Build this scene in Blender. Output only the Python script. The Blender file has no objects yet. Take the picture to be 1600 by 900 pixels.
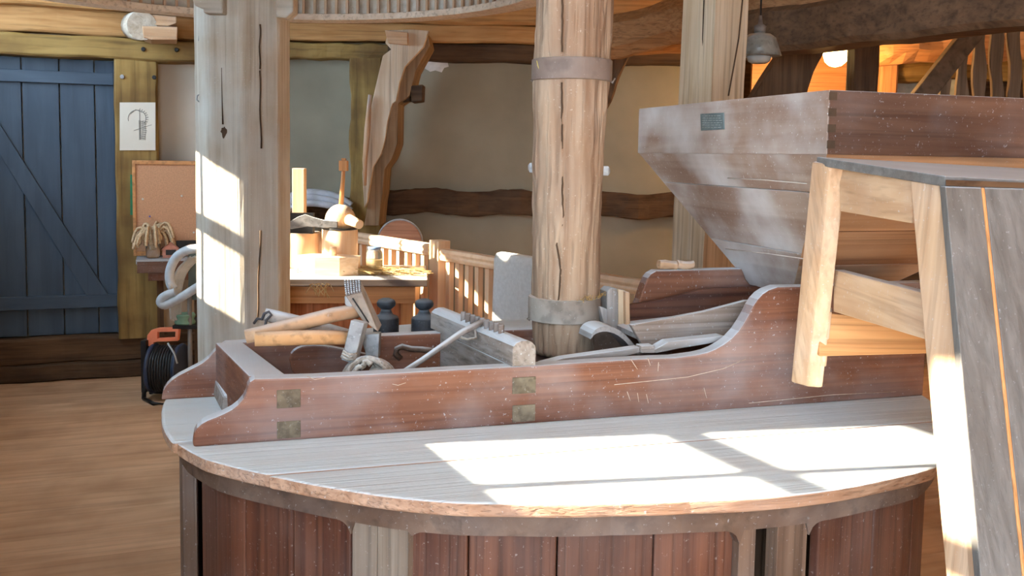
import bpy, bmesh, math, random
import numpy as np
from mathutils import Matrix, Vector
random.seed(7)
S = bpy.context.scene
COL = S.collection

# ---------------------------------------------------------------- camera, sky, sun, exposure
F, CX, CY, PITCH, ROLL, CZ = 1480., 800., 367., .084, .017, 1.5
def _axes(p, r):
    f = np.array([0, math.cos(p), -math.sin(p)]); ri = np.array([1, 0, 0.]); d = np.cross(f, ri)
    return math.cos(r)*ri-math.sin(r)*d, math.sin(r)*ri+math.cos(r)*d, f
AX, BX, FX = _axes(PITCH, ROLL)
cd = bpy.data.cameras.new('camera'); cam = bpy.data.objects.new('camera', cd); COL.objects.link(cam)
cd.sensor_fit = 'HORIZONTAL'; cd.sensor_width = 36; cd.lens = 36*F/1600
cd.shift_y = -(450-CY)/1600; cd.clip_start = .05
cam.matrix_world = Matrix([[AX[0], -BX[0], -FX[0], 0], [AX[1], -BX[1], -FX[1], 0], [AX[2], -BX[2], -FX[2], CZ], [0, 0, 0, 1]])
S.camera = cam

W = bpy.data.worlds.new('sky'); S.world = W; W.use_nodes = True
bg = W.node_tree.nodes['Background']; bg.inputs[0].default_value = (.66, .84, 1, 1); bg.inputs[1].default_value = 9

SUN_AZ, SUN_TAN = math.radians(10.5), .60
sd = bpy.data.lights.new('sun', 'SUN'); sun = bpy.data.objects.new('sun', sd); COL.objects.link(sun)
sd.energy = 22; sd.color = (1, .86, .64); sd.angle = math.radians(.6)
sun.rotation_euler = Vector((math.cos(SUN_AZ), math.sin(SUN_AZ), -SUN_TAN)).to_track_quat('-Z', 'Y').to_euler()
sun.location = (-6, 0, 6)
S.view_settings.view_transform = 'Standard'; S.view_settings.look = 'None'
S.view_settings.gamma = 1; S.view_settings.use_curve_mapping = False
S.view_settings.exposure = 0.98

# ---------------------------------------------------------------- measuring helpers (points of the place seen from the surveyed camera)
O0 = np.array([0, 0, CZ])
def ray(x, y): return AX*(x-CX)/F+BX*(y-CY)/F+FX
def on(x, y, z): d = ray(x, y); return O0+d*(z-CZ)/d[2]
def at(x, y, Y): d = ray(x, y); return O0+d*Y/d[1]
def fr(P, a): c, s = math.cos(a), math.sin(a); return np.array([P[0]*c+P[1]*s, -P[0]*s+P[1]*c, P[2]])
def wd(P, a): c, s = math.cos(a), math.sin(a); return np.array([P[0]*c-P[1]*s, P[0]*s+P[1]*c, P[2]])
def vp(x, y, v, a):            # point on the plane v = const of a frame turned by a, in frame coordinates
    n = np.array([-math.sin(a), math.cos(a), 0]); d = ray(x, y)
    return fr(O0+d*((v-n@O0)/(n@d)), a)
def recede(x, Y0, sl=.466): X0 = (1477-800)/F*Y0; return (Y0-sl*X0)/(1-sl*(x-800)/F)
TH = .30                      # frame of the stone casing and hopper frame
TA = .35                      # frame of the door wall

# ---------------------------------------------------------------- mesh builder
class MB:
    def __init__(s): s.v = []; s.f = []; s.sm = []
    def add(s, vs, fs, smooth=False):
        b = len(s.v); s.v += [tuple(map(float, p)) for p in vs]
        s.f += [tuple(b+i for i in f) for f in fs]; s.sm += [smooth]*len(fs); return s
    def box(s, x0, x1, y0, y1, z0, z1):
        return s.hexa([(x0, y0, z0), (x1, y0, z0), (x1, y1, z0), (x0, y1, z0), (x0, y0, z1), (x1, y0, z1), (x1, y1, z1), (x0, y1, z1)])
    def hexa(s, p):
        return s.add(p, [(0, 3, 2, 1), (4, 5, 6, 7), (0, 1, 5, 4), (1, 2, 6, 5), (2, 3, 7, 6), (3, 0, 4, 7)])
    def prism(s, pts, vec):
        n = len(pts); p = [np.array(q, float) for q in pts]; v = np.array(vec, float)
        return s.add(p+[q+v for q in p], [tuple(range(n))[::-1], tuple(range(n, 2*n))]+[(i, (i+1) % n, n+(i+1) % n, n+i) for i in range(n)])
    def tube(s, pts, r, n=10, cap=True, sq=None):
        P = [np.array(p, float) for p in pts]; m = len(P)
        R = r if hasattr(r, '__len__') else [r]*m
        vs = []; nrm = None
        for i in range(m):
            t = P[min(i+1, m-1)]-P[max(i-1, 0)]; t /= np.linalg.norm(t)+1e-9
            if nrm is None:
                a = np.array([0, 0, 1.]) if abs(t[2]) < .9 else np.array([1., 0, 0]); nrm = np.cross(t, a)
            nrm = nrm-t*(nrm@t); nrm /= np.linalg.norm(nrm)+1e-9; b = np.cross(t, nrm)
            for k in range(n):
                a = 2*math.pi*k/n; c, d = math.cos(a), math.sin(a)
                if sq: c *= sq[0]; d *= sq[1]
                vs.append(P[i]+R[i]*(nrm*c+b*d))
        fs = [(i*n+k, i*n+(k+1) % n, (i+1)*n+(k+1) % n, (i+1)*n+k) for i in range(m-1) for k in range(n)]
        s.add(vs, fs, True)
        if cap:
            b = len(s.v)-len(vs); s.f += [tuple(b+k for k in range(n))[::-1], tuple(b+(m-1)*n+k for k in range(n))]; s.sm += [False, False]
        return s
    def lathe(s, prof, c, n=24, axis=2):
        vs = []
        for r, h in prof:
            for k in range(n):
                a = 2*math.pi*k/n; q = [r*math.cos(a), r*math.sin(a), h]
                if axis == 0: q = [h, q[0], q[1]]
                if axis == 1: q = [q[0], h, q[1]]
                vs.append((c[0]+q[0], c[1]+q[1], c[2]+q[2]))
        m = len(prof)
        fs = [(i*n+k, i*n+(k+1) % n, (i+1)*n+(k+1) % n, (i+1)*n+k) for i in range(m-1) for k in range(n)]
        s.add(vs, fs, True); b = len(s.v)-len(vs)
        s.f += [tuple(b+k for k in range(n))[::-1], tuple(b+(m-1)*n+k for k in range(n))]; s.sm += [False, False]
        return s
    def beam(s, p0, p1, w, h, seg=14, j=.006, ch=.15, side=None):   # hewn timber with uneven faces
        p0 = np.array(p0, float); p1 = np.array(p1, float); t = p1-p0; L = np.linalg.norm(t); t /= L
        sd_ = np.array(side, float) if side is not None else np.cross(t, (0, 0, 1.) if abs(t[2]) < .9 else (0, 1., 0))
        sd_ = sd_-t*(sd_@t); sd_ /= np.linalg.norm(sd_); up = np.cross(sd_, t)
        c = min(w, h)*ch; hw, hh = w/2, h/2
        sec = [(-hw+c, -hh), (0, -hh), (hw-c, -hh), (hw, -hh+c), (hw, 0), (hw, hh-c), (hw-c, hh), (0, hh), (-hw+c, hh), (-hw, hh-c), (-hw, 0), (-hw, -hh+c)]
        n = len(sec); vs = []
        ph = random.random()*9
        for i in range(seg+1):
            o = sd_*j*math.sin(i*1.1+ph)+up*j*math.sin(i*.8+ph*2)
            for a, b in sec:
                vs.append(p0+t*L*i/seg+o+sd_*(a+random.uniform(-j, j)*.5)+up*(b+random.uniform(-j, j)*.5))
        fs = [(i*n+k, i*n+(k+1) % n, (i+1)*n+(k+1) % n, (i+1)*n+k) for i in range(seg) for k in range(n)]
        fs += [tuple(range(n))[::-1], tuple(seg*n+k for k in range(n))]
        return s.add(vs, fs, False)

ROOT = {}
def tag(o, label=None, cat=None, group=None, kind=None):
    if label: o['label'] = label
    if cat: o['category'] = cat
    if group: o['group'] = group
    if kind: o['kind'] = kind
    return o
def thing(name, label, cat, p, ang=0., group=None, kind=None):
    o = bpy.data.objects.new(name, None); COL.objects.link(o); o.empty_display_size = .05
    o.location = wd(p, ang); o.rotation_euler.z = ang; ROOT[o.name] = (np.array(p, float), ang)
    return tag(o, label, cat, group, kind)
def mk(name, mb, mat, parent=None, ang=0., bevel=0, label=None, cat=None, group=None, kind=None, seg=2):
    """Links a mesh object. Vertices are given in the (turned) frame of the parent thing, or of `ang`."""
    V = np.array(mb.v); lo, hi = V.min(0), V.max(0); c = np.array([(lo[0]+hi[0])/2, (lo[1]+hi[1])/2, lo[2]])
    me = bpy.data.meshes.new(name); me.from_pydata([tuple(p) for p in V-c], [], mb.f)
    me.polygons.foreach_set('use_smooth', mb.sm)
    bm = bmesh.new(); bm.from_mesh(me); bmesh.ops.recalc_face_normals(bm, faces=bm.faces); bm.to_mesh(me); bm.free()
    me.materials.append(mat); o = bpy.data.objects.new(name, me); COL.objects.link(o)
    if parent is not None:
        org, a = ROOT[parent.name]; o.parent = parent; o.location = c-org; ROOT[o.name] = (c, a)
    else:
        o.location = wd(c, ang); o.rotation_euler.z = ang; ROOT[o.name] = (c, ang)
    if bevel:
        m = o.modifiers.new('b', 'BEVEL'); m.width = bevel; m.segments = seg; m.limit_method = 'ANGLE'; m.angle_limit = .6; m.harden_normals = False
    return tag(o, label, cat, group, kind)
def clone(o, name=None):
    c = o.copy(); COL.objects.link(c); return c
def wpts(pts, a): return [fr(p, a) for p in pts]

# ---------------------------------------------------------------- materials
MAT = {}
def nd(t, typ, **k):
    n = t.nodes.new(typ)
    for a, b in k.items(): setattr(n, a, b)
    return n
def wood(name, c1, c2, c3=None, ax='x', dust=0., dustc=(.56, .56, .57), speck=0., rough=.75, fine=60., bump=.35, blotch=.35, scale=1., metal=0, streak=.30):
    key = name+ax
    if key in MAT: return MAT[key]
    m = bpy.data.materials.new(key); m.use_nodes = True; t = m.node_tree; L = t.links.new
    b = t.nodes['Principled BSDF']; b.inputs['Roughness'].default_value = rough; b.inputs['Metallic'].default_value = metal
    b.inputs['Specular IOR Level'].default_value = .3
    tc = nd(t, 'ShaderNodeTexCoord'); oi = nd(t, 'ShaderNodeObjectInfo')
    off = nd(t, 'ShaderNodeVectorMath', operation='SCALE'); off.inputs[3].default_value = 23.
    cv = nd(t, 'ShaderNodeCombineXYZ'); L(oi.outputs['Random'], cv.inputs[0]); L(oi.outputs['Random'], cv.inputs[1]); L(cv.outputs[0], off.inputs[0])
    ad = nd(t, 'ShaderNodeVectorMath', operation='ADD'); L(tc.outputs['Object'], ad.inputs[0]); L(off.outputs[0], ad.inputs[1])
    mp = nd(t, 'ShaderNodeMapping'); L(ad.outputs[0], mp.inputs[0])
    sc = {'x': (1.6, fine, fine), 'y': (fine, 1.6, fine), 'z': (fine, fine, 1.6), '-': (fine/3,)*3}[ax]
    mp.inputs['Scale'].default_value = [q*scale for q in sc]
    n1 = nd(t, 'ShaderNodeTexNoise'); n1.inputs['Scale'].default_value = 1; n1.inputs['Detail'].default_value = 5; n1.inputs['Distortion'].default_value = .6; L(mp.outputs[0], n1.inputs[0])
    mp2 = nd(t, 'ShaderNodeMapping'); L(ad.outputs[0], mp2.inputs[0]); mp2.inputs['Scale'].default_value = [3 if q < 3 else q/8 for q in sc]
    n2 = nd(t, 'ShaderNodeTexNoise'); n2.inputs['Scale'].default_value = 1; n2.inputs['Detail'].default_value = 4; L(mp2.outputs[0], n2.inputs[0])
    r = nd(t, 'ShaderNodeValToRGB'); e = r.color_ramp.elements
    e[0].position = .33; e[0].color = (*c1, 1); e[1].position = .68; e[1].color = (*c2, 1); L(n1.outputs[0], r.inputs[0])
    r2 = nd(t, 'ShaderNodeValToRGB'); e = r2.color_ramp.elements
    e[0].position = .42; e[0].color = (0, 0, 0, 1); e[1].position = .68; e[1].color = (1, 1, 1, 1); L(n2.outputs[0], r2.inputs[0])
    mx = nd(t, 'ShaderNodeMix', data_type='RGBA'); ml = nd(t, 'ShaderNodeMath', operation='MULTIPLY'); ml.inputs[1].default_value = blotch
    L(r2.outputs[0], ml.inputs[0]); L(ml.outputs[0], mx.inputs[0]); L(r.outputs[0], mx.inputs[6]); mx.inputs[7].default_value = (*(c3 or tuple(q*.45 for q in c1)), 1)
    mp3 = nd(t, 'ShaderNodeMapping'); L(ad.outputs[0], mp3.inputs[0]); mp3.inputs['Scale'].default_value = [1.1*scale if q < 3 else q*2.6*scale for q in sc]
    n6 = nd(t, 'ShaderNodeTexNoise'); n6.inputs['Scale'].default_value = 1; n6.inputs['Detail'].default_value = 3; L(mp3.outputs[0], n6.inputs[0])
    s6 = nd(t, 'ShaderNodeMapRange'); s6.inputs[1].default_value = .52; s6.inputs[2].default_value = .66; s6.inputs[3].default_value = 1; s6.inputs[4].default_value = 1-streak; L(n6.outputs[0], s6.inputs[0])
    m6 = nd(t, 'ShaderNodeVectorMath', operation='SCALE'); L(mx.outputs[2], m6.inputs[0]); L(s6.outputs[0], m6.inputs[3])
    out = m6.outputs[0]
    if speck > 0:       # flour specks and smears
        n3 = nd(t, 'ShaderNodeTexNoise'); n3.inputs['Scale'].default_value = 140; n3.inputs['Detail'].default_value = 4; n3.inputs['Roughness'].default_value = .65; L(ad.outputs[0], n3.inputs[0])
        n4 = nd(t, 'ShaderNodeTexNoise'); n4.inputs['Scale'].default_value = 5; n4.inputs['Detail'].default_value = 5; L(ad.outputs[0], n4.inputs[0])
        a1 = nd(t, 'ShaderNodeMapRange'); a1.inputs[1].default_value = .63; a1.inputs[2].default_value = .72; L(n3.outputs[0], a1.inputs[0])
        a2 = nd(t, 'ShaderNodeMapRange'); a2.inputs[1].default_value = .42; a2.inputs[2].default_value = .75; a2.inputs[4].default_value = min(1, speck); L(n4.outputs[0], a2.inputs[0])
        a3 = nd(t, 'ShaderNodeMath', operation='MULTIPLY'); L(a1.outputs[0], a3.inputs[0]); a3.inputs[1].default_value = min(1., .25+speck)
        a5 = nd(t, 'ShaderNodeMath', operation='MULTIPLY'); L(a2.outputs[0], a5.inputs[0]); a5.inputs[1].default_value = .75
        a4 = nd(t, 'ShaderNodeMath', operation='MAXIMUM'); L(a3.outputs[0], a4.inputs[0]); L(a5.outputs[0], a4.inputs[1])
        mm = nd(t, 'ShaderNodeMix', data_type='RGBA'); L(a4.outputs[0], mm.inputs[0]); L(out, mm.inputs[6]); mm.inputs[7].default_value = (*[q*.95 for q in dustc], 1); out = mm.outputs[2]
    if dust > 0:        # flour lying on faces that look up
        g = nd(t, 'ShaderNodeNewGeometry'); sp = nd(t, 'ShaderNodeSeparateXYZ'); L(g.outputs['Normal'], sp.inputs[0])
        u = nd(t, 'ShaderNodeMapRange'); u.inputs[1].default_value = .35; u.inputs[2].default_value = .8; L(sp.outputs[2], u.inputs[0])
        n5 = nd(t, 'ShaderNodeTexNoise'); n5.inputs['Scale'].default_value = 1; n5.inputs['Detail'].default_value = 6; L(mp2.outputs[0], n5.inputs[0])
        v = nd(t, 'ShaderNodeMapRange'); v.inputs[1].default_value = .25; v.inputs[2].default_value = .7; v.inputs[3].default_value = dust*.72; v.inputs[4].default_value = dust; L(n5.outputs[0], v.inputs[0])
        k = nd(t, 'ShaderNodeMath', operation='MULTIPLY'); L(u.outputs[0], k.inputs[0]); L(v.outputs[0], k.inputs[1])
        mm = nd(t, 'ShaderNodeMix', data_type='RGBA'); L(k.outputs[0], mm.inputs[0]); L(out, mm.inputs[6]); mm.inputs[7].default_value = (*dustc, 1); out = mm.outputs[2]
    L(out, b.inputs['Base Color'])
    bp = nd(t, 'ShaderNodeBump'); bp.inputs['Strength'].default_value = bump; bp.inputs['Distance'].default_value = .004
    hs_ = nd(t, 'ShaderNodeMath', operation='ADD'); L(n1.outputs[0], hs_.inputs[0]); L(s6.outputs[0], hs_.inputs[1])
    L(hs_.outputs[0], bp.inputs['Height']); L(bp.outputs[0], b.inputs['Normal'])
    MAT[key] = m; return m
def plain(name, c, rough=.6, metal=0, var=.25, sc=12., bump=.1, spec=.4, emis=0, trans=0, alpha=None):
    if name in MAT: return MAT[name]
    m = bpy.data.materials.new(name); m.use_nodes = True; t = m.node_tree; L = t.links.new; b = t.nodes['Principled BSDF']
    b.inputs['Roughness'].default_value = rough; b.inputs['Metallic'].default_value = metal; b.inputs['Specular IOR Level'].default_value = spec
    tc = nd(t, 'ShaderNodeTexCoord'); n = nd(t, 'ShaderNodeTexNoise'); n.inputs['Scale'].default_value = sc; n.inputs['Detail'].default_value = 6; L(tc.outputs['Object'], n.inputs[0])
    r = nd(t, 'ShaderNodeValToRGB'); e = r.color_ramp.elements; e[0].position = .3; e[1].position = .72
    e[0].color = (*[q*(1-var) for q in c], 1); e[1].color = (*[min(1, q*(1+var)) for q in c], 1); L(n.outputs[0], r.inputs[0]); L(r.outputs[0], b.inputs['Base Color'])
    bp = nd(t, 'ShaderNodeBump'); bp.inputs['Strength'].default_value = bump; bp.inputs['Distance'].default_value = .004; L(n.outputs[0], bp.inputs['Height']); L(bp.outputs[0], b.inputs['Normal'])
    if emis: L(r.outputs[0], b.inputs['Emission Color']); b.inputs['Emission Strength'].default_value = emis
    if trans: b.inputs['Transmission Weight'].default_value = trans
    MAT[name] = m; return m
DUSTB = (.62, .70, .78)
def RED(ax='x'): return wood('red_board', (.155, .056, .030), (.26, .11, .06), (.09, .034, .022), ax, dust=.95, dustc=DUSTB, speck=.30, rough=.6, fine=60, blotch=.5, streak=.22)
def LID(ax='x'): return wood('lid_board', (.30, .16, .09), (.50, .31, .20), (.22, .12, .075), ax, dust=1., dustc=(.66, .77, .84), speck=.22, fine=70, blotch=.4, bump=.9)
def HOOP(ax='-'): return wood('hoop_wood', (.085, .05, .035), (.16, .105, .075), (.06, .035, .025), ax, dust=.7, dustc=DUSTB, speck=.1, rough=.45, fine=40)
def STAVE(ax='z'): return wood('stave_wood', (.06, .02, .012), (.13, .05, .028), (.04, .016, .011), ax, speck=.08, rough=.5, fine=45)
def STILE(ax='z'): return wood('stile_wood', (.17, .135, .105), (.27, .23, .19), (.12, .08, .06), ax, speck=.1, fine=45)
def GREY(ax='x'): return wood('dusty_grey_wood', (.20, .165, .14), (.36, .32, .30), (.16, .11, .08), ax, dust=1., dustc=DUSTB, speck=.45, fine=50)
def HOPPER(ax='x'): return wood('hopper_wood', (.25, .16, .12), (.38, .29, .24), (.18, .10, .07), ax, dust=.8, dustc=(.68,.68,.70), speck=1., rough=.5, fine=24, blotch=.5, streak=.10)
def HOPD(ax='x'): return wood('hopper_dark', (.085, .04, .026), (.17, .09, .058), (.07, .03, .02), ax, dust=.9, dustc=DUSTB, speck=.15, rough=.45, fine=30)
def PINE(ax='x'): return wood('raw_pine', (.46, .28, .16), (.62, .43, .28), (.36, .2, .11), ax, dust=.6, dustc=DUSTB, speck=.22, fine=38, blotch=.5, streak=.16)
def ORNG(ax='x'): return wood('orange_pine', (.48, .215, .08), (.64, .33, .14), (.34, .14, .045), ax, dust=.15, rough=.45, fine=35, speck=0)
def NEWP(ax='x'): return wood('new_pine', (.66, .43, .26), (.78, .58, .40), (.58, .36, .2), ax, dust=.35, dustc=(.7, .66, .62), rough=.4, fine=30, streak=.08)
def OLDP(ax='z'): return wood('shaft_wood', (.24, .145, .09), (.43, .32, .23), (.17, .09, .055), ax, speck=.2, dustc=(.72, .66, .58), fine=30, bump=1.0, blotch=.45, dust=.5)
def LIME(ax='z'): return wood('limed_post', (.44, .38, .30), (.64, .60, .53), (.32, .23, .15), ax, speck=.6, dustc=(.70, .76, .77), dust=.5, fine=28, blotch=.35, bump=.8, streak=.14)
def TAN(ax='z'): return wood('tan_post', (.45, .33, .21), (.63, .50, .36), (.32, .2, .11), ax, speck=.1, dust=.4, fine=30)
def DARK(ax='x'): return wood('dark_timber', (.03, .017, .01), (.085, .048, .027), (.12, .075, .045), ax, speck=0, fine=25, blotch=.5, bump=1.0)
def DRKB(ax='x'): return wood('brown_timber', (.07, .038, .02), (.14, .08, .043), (.04, .022, .012), ax, speck=0, fine=25, bump=.6)
def YELL(ax='z'): return wood('yellow_timber', (.20, .125, .038), (.33, .22, .075), (.10, .05, .018), ax, fine=16, blotch=.75, bump=.5)
def AMB(ax='x'): return wood('amber_board', (.34, .17, .06), (.50, .29, .12), (.25, .11, .035), ax, fine=26, blotch=.4)
def HAND(ax='-'): return wood('handle_wood', (.46, .27, .15), (.62, .40, .24), (.3, .17, .1), ax, dust=.75, dustc=(.55, .52, .5), speck=.25, fine=40)
def GPLK(ax='z'): return wood('grey_plank', (.12, .115, .11), (.19, .185, .18), (.08, .055, .04), ax, dust=.9, dustc=(.55, .60, .68), speck=.05, fine=40, blotch=.55, bump=.5, streak=.12)
def BLUE(ax='z'): return wood('blue_paint', (.04, .066, .105), (.06, .094, .142), (.03, .052, .085), ax, fine=12, blotch=.4, bump=.15, rough=.5, streak=.12)
def FLOORM(ax='x'): return wood('floor_board', (.52, .32, .19), (.68, .46, .30), (.34, .20, .11), ax, fine=14, blotch=.6, bump=.12, rough=.5, streak=.14)
PLAS = plain('plaster', (.26, .245, .195), .9, var=.16, sc=2.2, bump=.25, spec=.1)
CEILM = TAN('x')
IRON = plain('old_iron', (.19, .155, .135), .6, .3, var=.35, sc=30, bump=.3)
BLKI = wood('black_iron', (.018, .022, .03), (.035, .045, .06), (.02, .02, .03), '-', dust=.5, dustc=(.30, .36, .42), speck=.12, rough=.5, fine=90, bump=.3)
STEEL = wood('dusty_steel', (.22, .23, .25), (.38, .40, .42), (.14, .13, .13), '-', dust=.8, dustc=DUSTB, speck=.3, rough=.5, fine=60)
ROPE = wood('rope_fibre', (.33, .29, .24), (.52, .48, .43), (.2, .17, .13), '-', dust=.5, dustc=DUSTB, fine=200, bump=1)
BLK = plain('black_plastic', (.012, .013, .016), .45)
NAVY = plain('navy_plastic', (.02, .035, .075), .5)
CORAL = plain('coral_plastic', (.85, .25, .13), .5, var=.08)
CORK = plain('cork', (.52, .29, .17), .9, var=.15, sc=120)
WHITE = plain('paper', (.62, .60, .54), .6, var=.05, sc=4)
GHOSE = plain('grey_hose', (.40, .45, .50), .5, var=.15, sc=25)
STRAWM = wood('straw', (.42, .27, .10), (.66, .47, .22), (.3, .2, .08), '-', fine=60)
CLOTHM = plain('grey_cloth', (.60, .63, .65), .95, var=.08, sc=60, bump=.4, spec=.05)

# ---------------------------------------------------------------- setting: floor, ceiling, walls
def ring_pts(fn, a0, a1, n): return [fn(a0+(a1-a0)*i/n) for i in range(n+1)]
fl = mk('floor', MB().box(-5.5, 7, -3.5, 9.5, -.12, -.022), FLOORM(), kind='structure')
VA = fr(on(110, 590.8, 0), TA)[1]           # the door wall's inner face
def PA(x, y, off=0.): return vp(x, y, VA+off, TA)
k = 0
fv = -5.0
proto = None
while fv < 7.2:
    w_ = .235
    m_ = MB().box(-5.5, 6.3, fv, fv+w_-.0012, -.021, 0)
    if proto is None:
        proto = mk('plank', m_, FLOORM(), fl)
        # planks run with the door wall, so the pieces carry that turn
        proto.rotation_euler.z = TA; base_v = fv
    o = proto if fv == base_v else clone(proto)
    cu, cv_ = .4, fv+w_/2
    p = wd((cu, cv_, -.021), TA); o.location = Vector(p)-fl.location
    fv += w_

# left window wall with three real openings
WP, WD_ = np.array([-1.0, 0.]), np.array([-.44, .9])/math.hypot(.44, .9)
WANG = math.atan2(WD_[1], WD_[0])
def WF(s, z, d=0): # s along the wall, d outwards
    n = np.array([-WD_[1], WD_[0]]); q = WP+WD_*s+n*d; return (q[0], q[1], z)
def wbox(mb, s0, s1, z0, z1, d0, d1):
    return mb.hexa([WF(s0, z0, d0), WF(s1, z0, d0), WF(s1, z0, d1), WF(s0, z0, d1), WF(s0, z1, d0), WF(s1, z1, d0), WF(s1, z1, d1), WF(s0, z1, d1)])
WIN = [(.86, 1.652, 1.89, 2.53, [1.125, 1.391], 2.23), (3.82, 4.40, 1.768, 2.47, [4.13], 2.127), (4.52, 5.80, 1.93, 2.93, [5.15, 5.47], 2.40)]
wl = MB(); ss = -.8
for a, b, z0, z1, mu, tr in WIN:
    wbox(wl, ss, a, 0, 3.1, 0, .06); wbox(wl, a, b, 0, z0, 0, .06); wbox(wl, a, b, z1, 3.1, 0, .06); ss = b
wbox(wl, ss, 7.6, 0, 3.1, 0, .06)
mk('wall_left', wl, PLAS, kind='structure')
for i, (a, b, z0, z1, mu, tr) in enumerate(WIN):
    wf = MB(); wn = mk('window_%d' % (i+1), wbox(wbox(MB(), a-.05, b+.05, z0-.05, z0, -.03, 0), a-.05, b+.05, z1, z1+.05, -.03, 0), BLUE(), kind='structure')
    for m_ in mu: mk('mullion', wbox(MB(), m_-.012, m_+.012, z0, z1, .01, .05), BLUE(), wn)
    hw = .03 if i == 1 else .02
    mk('transom', wbox(MB(), a, b, tr-hw, tr+hw, .01, .05), BLUE(), wn)

c0_, c1_ = WF(-3.7, 0, .06), WF(9.4, 0, .06)
mk('ceiling', MB().prism([(c0_[0], c0_[1], 3.1), (5.4, c0_[1], 3.1), (5.4, 8.4, 3.1), (c1_[0], 8.4, 3.1)], (0, 0, .1)), CEILM, kind='structure')
mk('wall_front', MB().box(c0_[0], 5.4, c0_[1]-.1, c0_[1], 0, 3.1), PLAS, kind='structure')

# door wall A (frame TA) and back wall B
cA = PA(395, 300, .12); aEnd = cA[0]
wa = MB().box(-5.2, aEnd, VA+.12, VA+.2, 0, 3.1)
mk('wall_back_left', wa, plain('lit_plaster', (.60, .57, .51), .9, var=.12, sc=2.2, bump=.25, spec=.1), ang=TA, kind='structure')  # paler copy of the plaster, window light put into its colour
corner = wd((aEnd, VA+.12, 0), TA)
YB = corner[1]+.02
TB = .02
def PB(x, y, off=0.): return at(x, y, YB+off)
xB1 = PB(1098, 300)[0]
mk('wall_back', MB().box(corner[0]-.03, xB1, YB, YB+.1, 0, 3.1), PLAS, kind='structure')
mk('wall_back_right', MB().box(xB1, 5.4, 7.7, 7.8, 0, 3.1), DRKB(), kind='structure')
mk('wall_return', MB().box(xB1-.1, xB1, YB+.1, 7.7, 0, 3.1), PLAS, kind='structure')
mk('wall_right', MB().box(5.3, 5.4, -3.3, 7.7, 0, 3.1), DRKB('y'), kind='structure')

def quadA(pts, off, dep, mb=None):   # polygon drawn on the door wall, sunk by dep
    mb = mb or MB(); return mb.prism([PA(x, y, off) for x, y in pts], (0, dep, 0))
def quadB(pts, off, dep, mb=None):
    mb = mb or MB(); return mb.prism([PB(x, y, off) for x, y in pts], (0, dep, 0))
def beamA(x0, x1, y0, y1, xr, off, dep, name, mat, label=None, kind='structure', **k):
    pa, pb = PA(xr, y0, off), PA(xr, y1, off)
    zc, h = (pa[2]+pb[2])/2, abs(pa[2]-pb[2])
    return mk(name, MB().beam((x0, VA+off+dep/2, zc), (x1, VA+off+dep/2, zc), dep, h, 26, .004, .08, side=(0, 1, 0)), mat, ang=TA, kind=kind)
# timbers of the door wall
aL = -5.0
px = lambda x: PA(x, 300)[0]
beamA(px(-60)-.3, aEnd-.02, 57, 90.5, 150, -.10, .22, 'trim_1', YELL('x'))
beamA(px(-60)-.3, aEnd-.02, 16, 55, 150, -.03, .13, 'trim_2', AMB())
beamA(px(-60)-.3, aEnd-.02, -42, 13, 150, -.12, .2, 'trim_3', AMB())
beamA(px(-60)-.3, aEnd-.02, 528, 568, 100, -.03, .15, 'baseboard_back', DRKB())
beamA(px(-60)-.3, aEnd-.02, 569, 594, 110, -.08, .2, 'baseboard_low', DARK())
pt = MB().beam(((px(182)+px(249))/2, VA+.02, PA(215, 525, 0)[2]), ((px(182)+px(249))/2, VA+.02, PA(215, 90, 0)[2]), px(249)-px(182), .2, 24, .003, .06, side=(1, 0, 0))
post = mk('trim_4', pt, YELL(), ang=TA, kind='structure')
for (x, y), mt in (((191, 120), STEEL), ((241, 121), BLK), ((224, 77), BLK), ((276, 78), BLK)):  # black discs stand in for dark holes; only the steel one is a bolt
    c = PA(x, y, -.085 if y > 100 else -.105); mk('bolt_or_hole', MB().lathe([(.010, -.012), (.014, -.009), (.014, .012)], c, 12, 1), mt, post)
# blue door
do = thing('door_1', None, None, (px(60), VA+.05, PA(100, 524)[2]), TA, kind='structure')
js = [-140, -52, 36, 95, 150, 181]
zt, zb = PA(100, 92, .05)[2], PA(100, 523, .05)[2]
for a, b in zip(js[:-1], js[1:]):
    mk('plank', MB().box(px(a)+.004, px(b)-.004, VA+.055, VA+.08, zb, zt), BLUE(), do, bevel=.003)
zl = [(PA(100, 111)[2], PA(100, 130)[2]), (PA(100, 463)[2], PA(100, 483)[2])]
for a, b in zl: mk('ledge', MB().box(px(-140), px(180), VA+.02, VA+.054, b, a), BLUE('x'), do, bevel=.003)
mk('brace', quadA([(-90, 95), (-60, 100), (169, 461), (134, 461)], .022, .032), BLUE('z'), do, bevel=.003)
mk('frame', MB().box(px(180.5), px(182), VA+.02, VA+.09, zb, zt), BLUE(), do)

# poster on the post
po = thing('framed_drawing', 'white framed sheet with a faint wheel drawing on the yellow-brown post', 'picture', PA(215, 235, -.09), TA)
mk('sheet', quadA([(187, 160), (243, 160), (243, 235), (187, 235)], -.092, .012), WHITE, po, bevel=.001)
ink = plain('ink', (.16, .17, .17), .7)
g = MB()
def pa3(x, y): return PA(x, y, -.0935)
arc = [pa3(214+14*math.cos(t), 185+13*math.sin(t)) for t in np.linspace(math.pi*.9, math.pi*2.2, 16)]
g.tube(arc, .0016, 5)
for t in np.linspace(-1.3, .6, 9):
    g.tube([pa3(214+14*math.cos(t), 185+13*math.sin(t)), pa3(214+18*math.cos(t), 185+16*math.sin(t))], .0014, 4)
g.tube([pa3(218, 172), pa3(219, 218)], .0014, 5)
for q in range(9): g.tube([pa3(222-abs(q-4)*.4, 190+q*3.2), pa3(230-abs(q-4)*.9, 191.5+q*3.2)], .0013, 4)
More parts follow.
